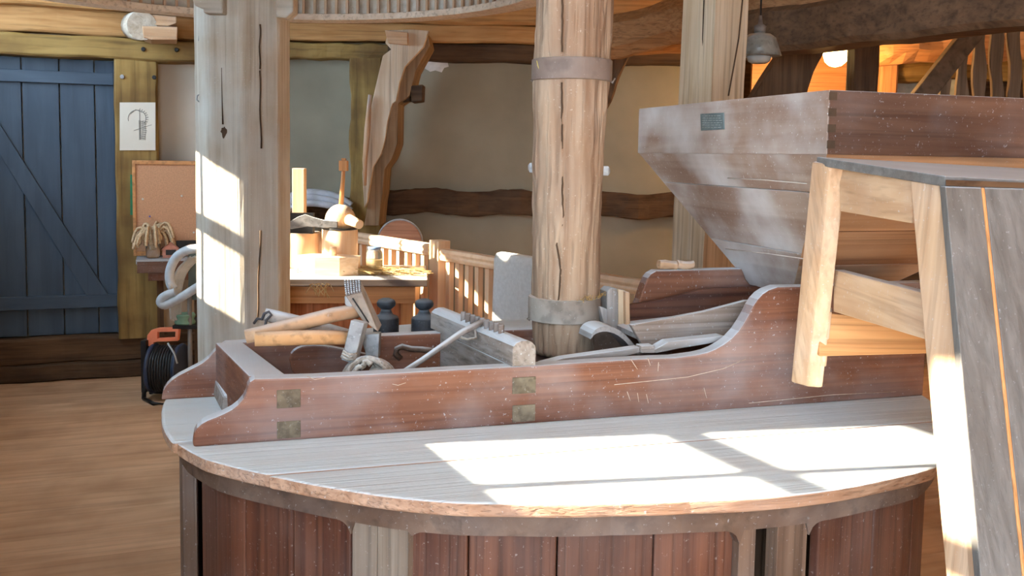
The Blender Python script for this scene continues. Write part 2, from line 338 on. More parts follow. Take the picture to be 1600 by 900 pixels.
for q in range(5): g.tube([pa3(217+q*2.6, 188), pa3(218+q*2.3, 219)], .0009, 4)
g.tube([pa3(204, 178), pa3(212, 171), pa3(222, 176)], .0012, 4); g.tube([pa3(209, 204), pa3(237, 195)], .001, 4)
mk('drawing', g, ink, po, label='grey line drawing of a half cogwheel')
mk('green_strip', quadA([(203.5, 273), (209, 273), (209, 336), (203.5, 336)], -.11, .03), plain('green_plastic', (.01, .16, .07), .5), ang=TA, bevel=.002,
   label='narrow dark green strip standing upright against the post beside the cork board', cat='strip')

# log end and bracket by the wheel
be = thing('beam_end', 'pale hewn log end with cracked corbel under the cog wheel, left of the octagonal shaft', 'beam', PA(240, 62, -.3), TA)
mk('log', MB().tube([PA(222, 40, -.34), PA(212, 41, -.05)], [.088, .09], 20), LIME('y'), be)
mk('corbel', quadA([(222, 40), (278, 42), (277, 62), (236, 62), (224, 58)], -.36, .26), PINE(), be, bevel=.006)
mk('wedge', quadA([(220, 21), (276, 26), (276, 36), (262, 41), (222, 38)], -.33, .24), PINE(), be, bevel=.006)

# timbers of back wall B
def beamB(x0, x1, y0, y1, xr, off, dep, name, mat, kind='structure', j=.004, ax='x'):
    zc = (PB(xr, y0, off)[2]+PB(xr, y1, off)[2])/2; h = abs(PB(xr, y0, off)[2]-PB(xr, y1, off)[2])
    return mk(name, MB().beam((PB(x0, y0, off)[0], YB+off+dep/2, zc), (PB(x1, y0, off)[0], YB+off+dep/2, zc), dep, h, 30, j, .08, side=(0, 1, 0)), mat, kind=kind)
beamB(385, 606, 67, 92, 520, -.12, .16, 'trim_5', YELL('x'))
beamB(606, 1098, 70, 98, 860, -.12, .16, 'trim_6', DARK())
beamB(385, 1098, 38, 66, 700, -.16, .2, 'trim_7', AMB())
beamB(385, 1098, -20, 37, 700, -.2, .2, 'trim_8', AMB())
beamB(598, 1098, 299, 337, 800, -.06, .12, 'trim_9', DARK(), j=.012)
beamB(385, 556, 306, 345, 500, -.05, .1, 'trim_10', DRKB(), j=.01)
pc = (PB(551, 300)[0]+PB(600, 300)[0])/2
mk('trim_11', MB().beam((pc, YB-.03, 0), (pc, YB-.03, PB(575, 93, -.03)[2]), PB(600, 300)[0]-PB(551, 300)[0], .18, 26, .006, .06, side=(1, 0, 0)), YELL(), kind='structure')
pp = MB(); pts = [(650, 95), (699, 96), (701, 104), (694, 106), (690, 113), (680, 110), (672, 112), (664, 107), (655, 105)]
mk('plaster_patch', quadB(pts, -.008, .006), plain('lime_white', (.66, .64, .62), .9), kind='structure')

# pale curved knee brace in front of the wall post
kb = thing('knee_brace', 'pale curved and split timber brace leaning before the brown wall post', 'brace', PB(590, 353, -.45))
front = [(602, 67), (607, 47), (644, 46), (670, 48), (662, 73), (648, 88), (633, 104), (624, 131), (619, 158), (613, 162), (606, 188), (602, 217), (596, 240), (583, 261), (576, 302), (574, 316), (569, 325), (566, 271), (568, 248), (576, 186), (584, 147), (598, 87), (611, 77)]
mk('face_timber', quadB(front, -.50, .05), wood('split_timber', (.50, .40, .30), (.66, .58, .48), (.42, .28, .17), 'z', fine=22, blotch=.5, bump=.9), kb, bevel=.004, label='pale split face')
back = [(612, 165), (634, 105), (668, 52), (672, 70), (650, 110), (640, 150), (622, 162), (621, 225), (612, 249), (601, 264), (598, 302), (595, 318), (592, 353), (569, 353), (574, 318), (583, 263), (597, 241), (604, 214), (608, 190)]
mk('side_timber', quadB(back, -.45, .34), wood('side_timber', (.20, .13, .075), (.34, .24, .15), (.13, .07, .03), 'z', fine=22, bump=.9), kb, bevel=.005, label='darker brown side')
mk('split_lath', MB().tube([PB(578, 148, -.53), PB(574, 200, -.53), PB(570, 250, -.53), PB(570, 290, -.53)], [.012, .02, .016, .01], 7), PINE('z'), kb)
mk('cap_block', quadB([(601, 47), (637, 50), (637, 70), (606, 67)], -.55, .14), PINE(), kb, bevel=.006)
db = kb
mk('bar', quadB([(620, 130), (626, 112), (641, 100), (648, 106), (640, 135), (642, 158), (620, 160)], -.40, .1), DARK('z'), db, bevel=.004)
mk('block', quadB([(641, 134), (661, 132), (660, 158), (643, 160)], -.45, .16), DARK('x'), db, bevel=.006)

# dark brace and orange beams right of the round shaft
mk('leaning_brace', MB().beam(at(975, 62, 5.9), at(925, 185, 6.05), .13, .14, 10, .006, .1), DRKB('z'), label='dark brown leaning brace seen just right of the round shaft under the ceiling', cat='brace')
mk('ceiling_log', MB().beam(at(905, 66, 5.5), at(1420, -32, 5.0), .20, .24, 24, .012, .3), wood('log_wood', (.26, .13, .055), (.40, .22, .10), (.16, .08, .03), 'x', bump=.8), label='orange-brown cracked ceiling log above the tan square post', cat='beam')
mk('ceiling_board', MB().beam(at(940, 66, 6.0), at(1180, 60, 6.0), .16, .16, 14, .004), wood('rust_board', (.34, .15, .05), (.48, .25, .10), (.25, .1, .03), 'x'), label='rusty orange board between the round shaft and tan post under the log', cat='beam')

# ---------------------------------------------------------------- main upright shaft and spur wheel
SX, SY = -1.165, 4.10
us = thing('upright_shaft', 'thick limed octagonal wooden shaft with knots, left of the stone casing', 'shaft', (SX, SY, 0))
sec = []
for k_ in range(8):
    a = math.radians(-74+45*k_); sec.append((math.cos(a)*.2, math.sin(a)*.2))
m_ = MB(); vs = []; ZS = [z*.12 for z in range(26)]
for z in ZS:
    for (a, b), (c, d) in zip(sec, sec[1:]+sec[:1]):
        for q in (0.0, .12, .5, .88):
            e = 1-.02*(q == 0)
            vs.append((SX+(a*(1-q)+c*q)*e+random.uniform(-.0012, .0012), SY+(b*(1-q)+d*q)*e+random.uniform(-.0012, .0012), z))
n_ = 32; m_.add(vs, [(i*n_+k, i*n_+(k+1) % n_, (i+1)*n_+(k+1) % n_, (i+1)*n_+k) for i in range(len(ZS)-1) for k in range(n_)]+[tuple(range(n_))[::-1], tuple((len(ZS)-1)*n_+k for k in range(n_))])
mk('octagonal_body', m_, LIME(), us)
kn = MB(); kc = at(351, 206, 3.925); kp = []
for k_ in range(18):
    t = 2*math.pi*k_/18; r_k = .013+random.uniform(-.004, .007); kp.append((kc[0]+r_k*.8*math.cos(t), kc[1]-.012, kc[2]+r_k*1.7*math.sin(t)))
kn.prism(kp, (.012, .03, 0)); kn.tube([kc+np.array([-.004, -.012, .03]), kc+np.array([-.006, -.012, .12]), kc+np.array([-.007, -.012, .26])], [.004, .002, .001], 5); mk('knot', kn, DARK('-'), us, label='dark knot hole')
for x, y in ((317, 62), (314, 154)):
    c_ = at(x, y, 4.03); mk('staple', MB().tube([c_+np.array([.008, -.03, .018]), c_+np.array([-.004, -.035, .01]), c_+np.array([-.006, -.035, -.008]), c_+np.array([.006, -.03, -.018])], .003, 6), STEEL, us)
for x0, y0, x1, y1 in ((406.5, 38, 406, 108), (406, 110, 408, 232), (407, 360, 402, 500)):
    mk('crack', MB().tube([at(x0+(x1-x0)*t+math.sin(t*9)*.8, y0+(y1-y0)*t, 3.92-.0) for t in np.linspace(0, 1, 9)], .0035, 5), DARK('z'), us)
for pts, Y in ((([(298, -8), (303, 8), (317, 13), (317, 20), (348, 21), (348, -8)]), 3.86), (([(430, -8), (431, 27), (447, 28), (458, 18), (458, -8)]), 3.90)):
    mk('clasp_block', MB().prism([at(x, y, Y) for x, y in pts], (0, .09, 0)), LIME('x'), us, bevel=.006)

WZ, RI = 2.238, 1.34
sw = thing('cog_wheel', 'large horizontal wooden cog wheel hanging under the ceiling around the octagonal shaft', 'wheel', (SX, SY, WZ))
def ringmesh(ri, ro, z0, z1, n=96, mb=None, cx=SX, cy=SY, a0=0, a1=2*math.pi):
    mb = mb or MB(); full = abs(a1-a0-2*math.pi) < 1e-6; vs = []; m = n if full else n+1
    for i in range(m):
        a = a0+(a1-a0)*i/n; c, s = math.cos(a), math.sin(a)
        vs += [(cx+ri*c, cy+ri*s, z0), (cx+ro*c, cy+ro*s, z0), (cx+ro*c, cy+ro*s, z1), (cx+ri*c, cy+ri*s, z1)]
    fs = [(i*4+j, i*4+(j+1) % 4, ((i+1) % m)*4+(j+1) % 4, ((i+1) % m)*4+j) for i in range(n if full else n) for j in range(4)]
    if not full: fs += [(0, 1, 2, 3), (4*m-4, 4*m-3, 4*m-2, 4*m-1)]
    return mb.add(vs, fs)
mk('lower_rim', ringmesh(RI-.035, RI+.10, WZ, WZ+.035), wood('wheel_rim', (.55, .43, .33), (.70, .60, .50), (.42, .3, .22), '-'), sw, bevel=.003)
mk('rim', ringmesh(RI, RI+.09, WZ+.035, WZ+.21), LIME('-'), sw)
RODM = PINE('z'); rp = hp = None
for i in range(134):
    a = 2*math.pi*i/134
    if rp is None:
        rod = mk('cog_rod', MB().box(SX+RI-.018, SX+RI-.002, SY-.007, SY+.007, WZ+.035, WZ+.135), RODM, sw); hd = mk('cog_head', MB().box(SX+RI-.045, SX+RI, SY-.016, SY+.016, WZ+.135, WZ+.17), GREY('x'), sw)
        rp, hp = rod, hd; r0, z0a, r1, z1a = rp.location.x, rp.location.z, hp.location.x, hp.location.z
    else: rod, hd = clone(rp), clone(hp)
    rod.location = (r0*math.cos(a), r0*math.sin(a), z0a); hd.location = (r1*math.cos(a), r1*math.sin(a), z1a)
    rod.rotation_euler.z = hd.rotation_euler.z = a
for a in (0, math.radians(90)):
    c, s = math.cos(a), math.sin(a)
    for o_ in (-.25, .25):
        mk('arm', MB().beam((SX-c*1.38-s*o_, SY-s*1.38+c*o_, 2.55), (SX+c*1.38-s*o_, SY+s*1.38+c*o_, 2.55), .12, .14, 10, .003, .05), LIME('-'), sw)
mk('upper_rim', ringmesh(RI, RI+.09, WZ+.21, WZ+.26), GREY('-'), sw)

# ---------------------------------------------------------------- stone casing
CU, CV = .762, 2.125
_az = [-175.2, -163, -154, -142, -134, -127.5, -120, -114, -102, -93, -80, -67, -57.5, -40, 0, 90, 184.8]
_rr = [.885, .893, .885, .846, .832, .826, .815, .80, .788, .793, .823, .855, .89, .89, .88, .88, .885]
def rad(a):
    d = math.degrees(a)
    while d > 184.8: d -= 360
    while d < -175.2: d += 360
    return float(np.interp(d, _az, _rr))
def cp(a, r, z): return np.array([CU+r*math.cos(a), CV+r*math.sin(a), z])
cs = thing('millstone_casing', 'round reddish wooden millstone casing with flour-dusted lid boards in the foreground', 'casing', (CU, CV, 0), TH)
def lid_poly(v0, v1, dr=0., u0=-9, u1=9):
    P = []
    N = 360
    for i in range(N):
        a = -math.pi+2*math.pi*i/N; r = rad(a)-dr; P.append([CU+r*math.cos(a), CV+r*math.sin(a)])
    def clip(P, ax, val, keep_gt):
        out = []
        for i in range(len(P)):
            p, q = P[i], P[(i+1) % len(P)]; ip = (p[ax] > val) == keep_gt; iq = (q[ax] > val) == keep_gt
            if ip: out.append(p)
            if ip != iq:
                t = (val-p[ax])/(q[ax]-p[ax]); out.append([p[0]+(q[0]-p[0])*t, p[1]+(q[1]-p[1])*t])
        return out
    P = clip(P, 1, v0, True); P = clip(P, 1, v1, False); P = clip(P, 0, u0, True); P = clip(P, 0, u1, False)
    return P
LT, LB_ = .950, .926
for (v0, v1, dr, u0, u1) in ((-9, 1.6225, 0, -9, 9), (1.6275, 1.846, .004, -9, 9), (1.853, 2.214, 0, -9, .10), (1.853, 2.214, 0, 1.28, 9), (2.22, 2.60, 0, -9, 9), (2.605, 9, 0, -9, 9)):
    P = lid_poly(v0, v1, dr, u0, u1)
    mk('lid_board', MB().prism([(a, b, LB_) for a, b in P], (0, 0, LT-LB_)), LID(), cs, bevel=.007, seg=3)
# hoop rail with rounded corners at the stiles
def az_px(x, y=870, z=.86, dr=.03):
    d = ray(x, y); d2 = fr(np.array([d[0], d[1], 0]), TH)
    t = .3; best = (9, 0)
    while t < 4:
        q = d2*t; a = math.atan2(q[1]-CV, q[0]-CU); e_ = math.hypot(q[0]-CU, q[1]-CV)-rad(a)+dr
        if e_ < 0: return a
        best = min(best, (e_, a)); t += .0008
    return best[1]
ST = [(az_px(548.5), az_px(588)), (az_px(588), az_px(637)), (az_px(1155), az_px(1182)), (az_px(1215), az_px(1262)), (az_px(284)-math.radians(4), az_px(284))]
edges = [(ST[0][0], -1), (ST[1][1], 1), (ST[2][0], -1), (ST[3][1], 1)]
ZH = .884
def zlow(a):
    z = ZH
    for e, sgn in edges:
        d = (a-e)*sgn
        if 0 <= d < .035: z -= .026*(1-math.sqrt(max(0, 1-((.035-d)/.035)**2)))
    return z
hv = MB(); NH = 720; vs = []
for i in range(NH):
    a = 2*math.pi*i/NH-math.pi; r = rad(a)-.030; z = zlow(a)
    for rr, zz in ((r-.028, z), (r, z), (r, .918), (r-.028, .918)): vs.append(cp(a, rr, zz))
hv.add(vs, [(i*4+j, i*4+(j+1) % 4, ((i+1) % NH)*4+(j+1) % 4, ((i+1) % NH)*4+j) for i in range(NH) for j in range(4)])
mk('top_hoop', hv, HOOP(), cs)
def curved(a0, a1, dr, th, z0, z1, n=None):
    if a1 < a0: a0, a1 = a1, a0
    n = n or max(2, int((a1-a0)/.03)); vs = []
    for i in range(n+1):
        a = a0+(a1-a0)*i/n; r = rad(a)-dr
        for rr, zz in ((r-th, z0), (r, z0), (r, z1), (r-th, z1)): vs.append(cp(a, rr, zz))
    m = MB().add(vs, [(i*4+j, i*4+(j+1) % 4, (i+1)*4+(j+1) % 4, (i+1)*4+j) for i in range(n) for j in range(4)]+[(0, 1, 2, 3), (4*n, 4*n+1, 4*n+2, 4*n+3)])
    return m
for i, (a, b) in enumerate(ST):
    mk('stile', curved(a+.0006, b-.0006, .033, .028, .06, ZH), STILE() if i < 2 else HOOP('z'), cs, bevel=.0012)
bd = [[318, 385, 460, 551], [632, 732, 870, 1020, 1158], [1275, 1360, 1420, 1458]]
last = None
for row in bd:
    aa = [az_px(x, dr=.055) for x in row]
    for a, b in zip(aa[:-1], aa[1:]): mk('stave', curved(a+.0015, b-.0015, .052, .02, .06, .90), STAVE(), cs, bevel=.003)
    last = aa[-1]
a = last+.003; first = az_px(318, dr=.055)+2*math.pi-.32
while a < first-.02:
    mk('stave', curved(a+.0015, min(a+.14, first)-.0015, .052, .02, .06, .90), STAVE(), cs, bevel=.003); a += .14
inner = MB().lathe([(.70, .05), (.70, .885)], (CU, CV, 0), 64); mk('shade_drum', inner, DARK('z'), cs)  # dark cylinder standing in for the shade inside the casing
mk('bottom_hoop', ringmesh(.80, .86, 0, .07, 96, None, CU, CV), HOOP(), cs)

# ---------------------------------------------------------------- hopper frame ("horse")
VN, VF, TK = 1.813, 2.18, .038
hf = thing('hopper_frame', 'reddish frame of two long scrolled boards with cross boards standing on the casing lid', 'frame', (.7, 2.0, LT), TH)
def uz(pts, v): return [(lambda q: (q[0], v, q[2]))(vp(x, y, v, TH)) for x, y in pts]
def smooth(pts, k=2):
    for _ in range(k):
        o = [pts[0]]
        for a, b in zip(pts[:-1], pts[1:]):
            o += [tuple(.75*np.array(a)+.25*np.array(b)), tuple(.25*np.array(a)+.75*np.array(b))]
        pts = o+[pts[-1]]
    return pts
top = [(301, 690), (304, 672), (318, 659), (345, 649), (368, 637), (384, 618), (388, 598), (398, 592)]
P = [(uz([(302, 690)], VN)[0][0], VN, LT)]+smooth(uz(top, VN), 1)+[(.17, VN, 1.0700), (.62, VN, 1.0705), (.85, VN, 1.073)]+smooth(uz([(1055, 559), (1100, 553), (1125, 543), (1150, 524), (1168, 497), (1180, 472), (1196, 455), (1216, 448)], VN), 1)+[(1.24, VN, 1.219), (1.585, VN, 1.221), (1.585, VN, LT)]
mk('long_board', MB().prism(P, (0, TK, 0)), RED(), hf, bevel=.004, label='near scrolled board')
top = [(252, 622), (256, 606), (272, 590), (298, 577), (322, 564), (337, 546), (352, 536)]
P = [(uz([(252, 620)], VF)[0][0], VF, LT)]+smooth(uz(top, VF), 1)+[(.2, VF, 1.0735), (.80, VF, 1.076)]+smooth(uz([(965, 510), (985, 496), (998, 474), (1006, 448), (1014, 430), (1026, 423)], VF), 1)+[(1.1, VF, 1.213), (1.58, VF, 1.215), (1.58, VF, LT)]
mk('long_board', MB().prism(P, (0, .036, 0)), RED(), hf, bevel=.004, label='far scrolled board')
mk('cross_board', MB().hexa([(.05, VN+TK, LT), (.118, VN+TK, LT), (.045, VF, LT), (-.012, VF, LT), (.05, VN+TK, 1.0705), (.118, VN+TK, 1.0705), (.045, VF, 1.073), (-.012, VF, 1.073)]), RED('y'), hf, bevel=.003)
# middle cross board with rounded top
def ubar(v, u0, u1, z0, z1, r=.018):
    c = (u0+u1)/2; h = (u1-u0)/2
    return [(u0, v, z0), (u1, v, z0), (u1, v, z1-r)]+[(c+h*math.cos(t), v, z1-r+r*math.sin(t)) for t in np.linspace(.35, math.pi-.35, 6)]+[(u0, v, z1-r)]
m_ = MB()
def loft(m, A, B):
    n = len(A); m.add(A+B, [tuple(range(n)), tuple(range(n, 2*n))[::-1]]+[(i, (i+1) % n, n+(i+1) % n, n+i) for i in range(n)])
loft(m_, ubar(VN+.0005, .567, .617, 1.0706, 1.124), ubar(2.235, .487, .537, 1.0765, 1.128))
m_.hexa([(.56, VN+TK, LT), (.609, VN+TK, LT), (.548, VF, LT), (.499, VF, LT), (.56, VN+TK, 1.0706), (.609, VN+TK, 1.0706), (.548, VF, 1.0765), (.499, VF, 1.0765)])
mk('cross_board', m_, GREY('y'), hf, bevel=.002, label='grey dusty cross board with rounded top')
TEN = wood('tenon_end', (.10, .075, .045), (.20, .16, .11), (.08, .055, .03), '-', fine=90, speck=.15)
for u0, u1, z0, z1 in ((.100, .144, 1.014, 1.049), (.100, .144, .955, .988), (.567, .617, 1.014, 1.048), (.568, .617, .955, .990)):
    mk('tenon', MB().box(u0, u1, VN-.002, VN+.01, z0, z1), TEN, hf, bevel=.001, label='dark end grain tenon')
# pegs on the middle cross board
pgp = None
for t in np.linspace(0, 1, 9):
    q = fr(on(724+(783-724)*t, 503+(524-503)*t, 1.118), TH)
    if pgp is None: pgp = mk('peg', MB().lathe([(.0065, 0), (.007, .026), (.0055, .029)], (q[0], q[1], 1.113), 10), wood('peg_wood', (.14, .10, .08), (.26, .2, .17), None, 'z', dust=.3, dustc=DUSTB, speck=.4), hf); p0 = np.array([q[0], q[1]]); L0 = pgp.location.copy(); o = pgp
    else: o = clone(pgp)
    o.location = L0+Vector((q[0]-p0[0], q[1]-p0[1], 0))
qa, qb = fr(on(345, 643, LT), TH), fr(on(332, 623, LT), TH)
mk('corner_block', MB().hexa([qa, qa+[.05, -.01, 0], qb+[.055, .05, 0], qb+[0, .03, 0], qa+[.006, .004, .034], qa+[.05, -.006, .034], qb+[.055, .046, .042], qb+[.005, .026, .042]]), GREY('x'), hf, bevel=.006)

def boardpt(x, y): q = vp(x, y, VN-.0006, TH); return q
SCR = plain('pale_scratch', (.60, .47, .38), .9, sc=60)
for pts in ([(960, 601), (1010, 596), (1075, 589), (1130, 576), (1165, 561)], [(985, 560), (990, 568), (996, 577)], [(1012, 559), (1016, 571)], [(1170, 630), (1230, 624), (1300, 617), (1400, 612)], [(613, 600), (622, 602), (634, 598)], [(1029, 566), (1028, 580)], [(480, 588), (492, 593), (508, 590)], [(1100, 606), (1104, 622)], [(980, 612), (985, 626)], [(996, 614), (998, 628)], [(1010, 616), (1013, 630)]):
    mk('scratch', MB().tube([boardpt(x, y) for x, y in pts], .0007, 4), SCR, hf)

# strap on the far board, paddle in the bin
mk('strap', MB().tube([vp(x, y, VF-.008, TH) for x, y in ((679, 548), (660, 546), (642, 545), (628, 541), (620, 545), (618, 553), (626, 560))], .007, 8), HOOP(), hf)
PADM = STAVE('x')
pad = [(452, 562), (456, 550), (468, 542), (485, 539), (510, 540), (545, 547), (600, 560), (600, 600), (470, 600), (456, 580)]
mk('wooden_paddle', MB().prism(smooth([tuple(vp(x, y, 2.06, TH)) for x, y in pad], 1), (0, .02, 0)), RED(), ang=TH, bevel=.004, label='reddish round-ended board leaning in the bin behind the hammer handles', cat='board')

# ---------------------------------------------------------------- round quant shaft
def sh_c(z): # centre line
    p0, p1 = at(880, 540, 2.27), at(896, 30, 2.27); t = (z-p0[2])/(p1[2]-p0[2]); return p0+(p1-p0)*t
zb_ = 1.023
qs = thing('round_shaft', 'round weathered wooden shaft with two iron bands and long crack, rising through the casing', 'shaft', (*sh_c(zb_)[:2], zb_))
NS, NZ = 168, 190
rng = np.random.RandomState(3)
def vnoise(sx, sz, seed):
    r_ = np.random.RandomState(seed); g_ = r_.rand(sz+2, sx)
    def f(a, t):
        x = a/(2*math.pi)*sx; y = t*sz; i, j = int(x) % sx, int(y); fx, fy = x-int(x), y-int(y); fx = fx*fx*(3-2*fx); fy = fy*fy*(3-2*fy)
        return (g_[j, i]*(1-fx)+g_[j, (i+1) % sx]*fx)*(1-fy)+(g_[j+1, i]*(1-fx)+g_[j+1, (i+1) % sx]*fx)*fy
    return f
f1, f2, f3 = vnoise(9, 12, 1), vnoise(34, 26, 2), vnoise(60, 60, 5)
ck1, ck2 = vnoise(1, 22, 4), vnoise(1, 90, 9)
vs = []; ztop = 3.0
def crackx(y): return float(np.interp(y, [0, 90, 250, 350, 362, 375, 420, 475], [879, 878, 878, 880, 871, 869, 876, 872]))
for i in range(NZ+1):
    t = i/NZ; z = zb_+(ztop-zb_)*t; c = sh_c(z); R_ = .0765+(z-1.02)*.0185
    ypx = 244-(z-1.5)*F/2.2
    ca = (crackx(max(0, ypx))-(880+(540-ypx)*.031))/(R_*F/2.2)
    ca = -math.pi/2+math.asin(max(-.9, min(.9, ca)))
    depth = 1.0 if ypx < 470 else 0
    for k in range(NS):
        a = 2*math.pi*k/NS
        r = R_+(f1(a, t)-.5)*.008+(f2(a, t)-.5)*.006+(f3(a, t)-.5)*.0035
        d = (a-(ca % (2*math.pi)))
        if abs(d) < .03: r -= .004*depth
        if 1.03 < z < 1.062 or z < 1.03: r -= .001
        if i == 0: r -= .006
        vs.append((c[0]+r*math.cos(a), c[1]+r*math.sin(a), z))
m_ = MB().add(vs, [(i*NS+k, i*NS+(k+1) % NS, (i+1)*NS+(k+1) % NS, (i+1)*NS+k) for i in range(NZ) for k in range(NS)]+[tuple(range(NS))[::-1], tuple(NZ*NS+k for k in range(NS))])
m_.sm = [True]*len(m_.f); mk('log_body', m_, OLDP(), qs)
ckp = []
for i in range(64):
    y = -30+i*(500/63)
    if 88 < y < 124: continue
    x = crackx(y); c = sh_c(at(880, y, 2.2)[2]); R_ = .0765+(c[2]-1.02)*.0185; P_ = at(x, y, c[1]-R_); dx_ = P_[0]-c[0]
    P_ = at(x+random.uniform(-.5, .5), y, c[1]-math.sqrt(max(1e-5, R_*R_-dx_*dx_))); ckp.append(P_)
for part_ in ([p for p in ckp if p[2] > at(880, 106, 2.2)[2]], [p for p in ckp if p[2] < at(880, 106, 2.2)[2]]):
    mk('crack', MB().tube(part_, .0024, 5), DARK('z'), qs)
def band(y0, y1, w0, mat, name, th=.004):
    z1, z0 = at(890, y0, 2.19)[2], at(890, y1, 2.19)[2]; zc = (z0+z1)/2; c = sh_c(zc)
    m = ringmesh(w0-.014, w0, z0, z1, 72, None, c[0], c[1])
    return mk(name, m, mat, qs, bevel=.0015, label=None)
BANDM = wood('rust_band', (.16, .115, .095), (.27, .21, .18), (.10, .06, .05), '-', dust=.7, dustc=(.6, .58, .56), rough=.55, fine=20, speck=.05)
BAND2 = wood('grey_band', (.22, .185, .155), (.36, .32, .28), (.16, .11, .08), '-', dust=.8, dustc=(.6, .6, .6), fine=30, speck=.3, bump=.6)
b1 = band(89, 123, .0955, BANDM, 'iron_band'); b2 = band(470, 507, .0875, BAND2, 'iron_band')
mk('chalk_mark', MB().tube([at(839, 95, 2.225), at(841, 104, 2.22), at(846, 116, 2.213)], .0012, 5), plain('yellow_chalk', (.7, .6, .15), .9), b1)
for x, dx in ((829, -1), (949, 1)):
    c = at(x, 262 if dx < 0 else 267, 2.27); mk('bolt_or_hole', MB().lathe([(.011, -.02*dx), (.013, -.014*dx), (.013, .008*dx), (.006, .012*dx)], (c[0]-.006*dx, c[1], c[2]), 6, 0), STEEL, qs, bevel=.001)
for x, y in ((829, 124), (954, 126), (824, 497)):
    c = at(x, y, 2.26); mk('nail', MB().tube([c, c+np.array([.004, 0, -.006]), c+np.array([.01, 0, .006])], .0025, 6), IRON, qs)
mk('spindle', MB().tube([(*sh_c(.9)[:2], .89), (*sh_c(1.0)[:2], zb_+.004)], .03, 14), IRON, qs)

# fibre shreds on the lower band
fb = MB()
for i in range(30):
    a0 = random.uniform(-1.3, .2); c = sh_c(1.17); p = np.array([c[0]+.088*math.cos(a0), c[1]+.088*math.sin(a0), at(890, 470, 2.19)[2]+.001])
    q = p+np.array([random.uniform(-.012, .012), random.uniform(-.012, .012), random.uniform(.0, .009)]); r = q+np.array([random.uniform(-.01, .01), random.uniform(-.01, .006), random.uniform(-.006, .006)])
    fb.tube([p, q, r], .0008, 4)
mk('straw_fibres', fb, STRAWM, qs, kind='stuff')

# ---------------------------------------------------------------- grain hopper
gh = thing('grain_hopper', 'large dusty wooden grain hopper with sloping sides above the casing', 'hopper', (1.45, 2.08, 1.17), TH)
U0, U1, V0, V1, ZR0, ZR1, ZF = 1.160, 2.06, 1.632, 2.53, 1.512, 1.640, 1.172
BU0, BU1, BV0, BV1 = 1.325, 1.56, 1.98, 2.168; T_ = .02
def tri(*a): return a
# rim boards
mk('rim_board', MB().box(U0, U0+T_, V0, V1, ZR0, ZR1), HOPPER('y'), gh, bevel=.002)
mk('rim_board', MB().box(U0+.001, U1, V0-.0005, V0+T_, ZR0, ZR1), HOPD('x'), gh, bevel=.002, label='front rim board in shade-darkened brown')  # shade of the front side put into a darker hopper wood
mk('rim_board', MB().box(U0+T_, U1, V1-T_, V1, ZR0, ZR1), HOPPER('x'), gh, bevel=.002)
mk('rim_board', MB().box(U1-T_, U1, V0+T_, V1-T_, ZR0, ZR1), HOPPER('y'), gh, bevel=.002)
def slope(a, b, c, d, inw):   # outer quad a,b (top) c,d (bottom); thickness towards inw
    a, b, c, d = map(lambda q: np.array(q, float), (a, b, c, d)); n = np.cross(b-a, d-a); n /= np.linalg.norm(n)
    if n@(np.array(inw)-a) < 0: n = -n
    n *= .015; return MB().hexa([d, c, b, a, d+n, c+n, b+n, a+n])
mid = (1.5, 2.08, 1.45); e = .003
A1, A2, A3, A4 = (U0+e, V0+e, ZR0), (U0+e, V1-e, ZR0), (U1-e, V1-e, ZR0), (U1-e, V0+e, ZR0)
B1, B2, B3, B4 = (BU0, BV0, ZF), (BU0, BV1, ZF), (BU1, BV1, ZF), (BU1, BV0, ZF)
# left side made of three boards
def lerp(a, b, t): return tuple(np.array(a)*(1-t)+np.array(b)*t)
for t0, t1 in ((0, .235), (.24, .665), (.67, 1)):
    mk('side_board', slope(lerp(A1, B1, t0), lerp(A2, B2, t0), lerp(A2, B2, t1), lerp(A1, B1, t1), mid), HOPPER('y'), gh, bevel=.0015)
for t0, t1 in ((0, .50), (.505, .76), (.765, 1)):
    mk('side_board', slope(lerp(A1, B1, t0), lerp(A4, B4, t0), lerp(A4, B4, t1), lerp(A1, B1, t1), mid), wood('hopper_front', (.32, .17, .09), (.50, .29, .16), (.24, .12, .06), 'x', speck=.12, fine=30) if t0 < .7 else PINE(), gh, bevel=.0015, label='brown front sloping board')
mk('side_board', slope(A2, A3, B3, B2, mid), HOPPER('x'), gh); mk('side_board', slope(A3, A4, B4, B3, mid), HOPPER('y'), gh)
for i in range(4):
    z = ZR0+.012+i*.032; mk('dovetail', MB().box(U0+.0005, U0+.018, V0-.0015, V0+.01, z, z+.016), DARK('-'), gh)
pl_c = [(1094, 178), (1130, 176), (1131, 202), (1095, 204)]
def vU(x, y, u):
    d = fr(ray(x, y), TH); return np.array([0, 0, CZ])+d*(u/d[0])
npm = mk('name_plate', MB().prism([vU(x, y, U0-.003) for x, y in pl_c], (.003, 0, 0)), plain('plate_grey', (.13, .17, .18), .5, .3, sc=40), gh, bevel=.0006, label='small grey-green metal maker plate')
g = MB()
for yy in range(6):
    y_ = 181+yy*3.6; x_ = 1097
    while x_ < 1126:
        L_ = random.uniform(2, 6); g.tube([vU(x_, y_, U0-.0036), vU(min(x_+L_, 1128), y_-.1, U0-.0036)], .0007, 4); x_ += L_+1.5
mk('embossed_text', g, plain('plate_light', (.33, .37, .37), .5), npm)
st = MB(); st.tube([vU(980, 168, U0-.001), vU(1100, 158, U0-.004)], .0006, 4)
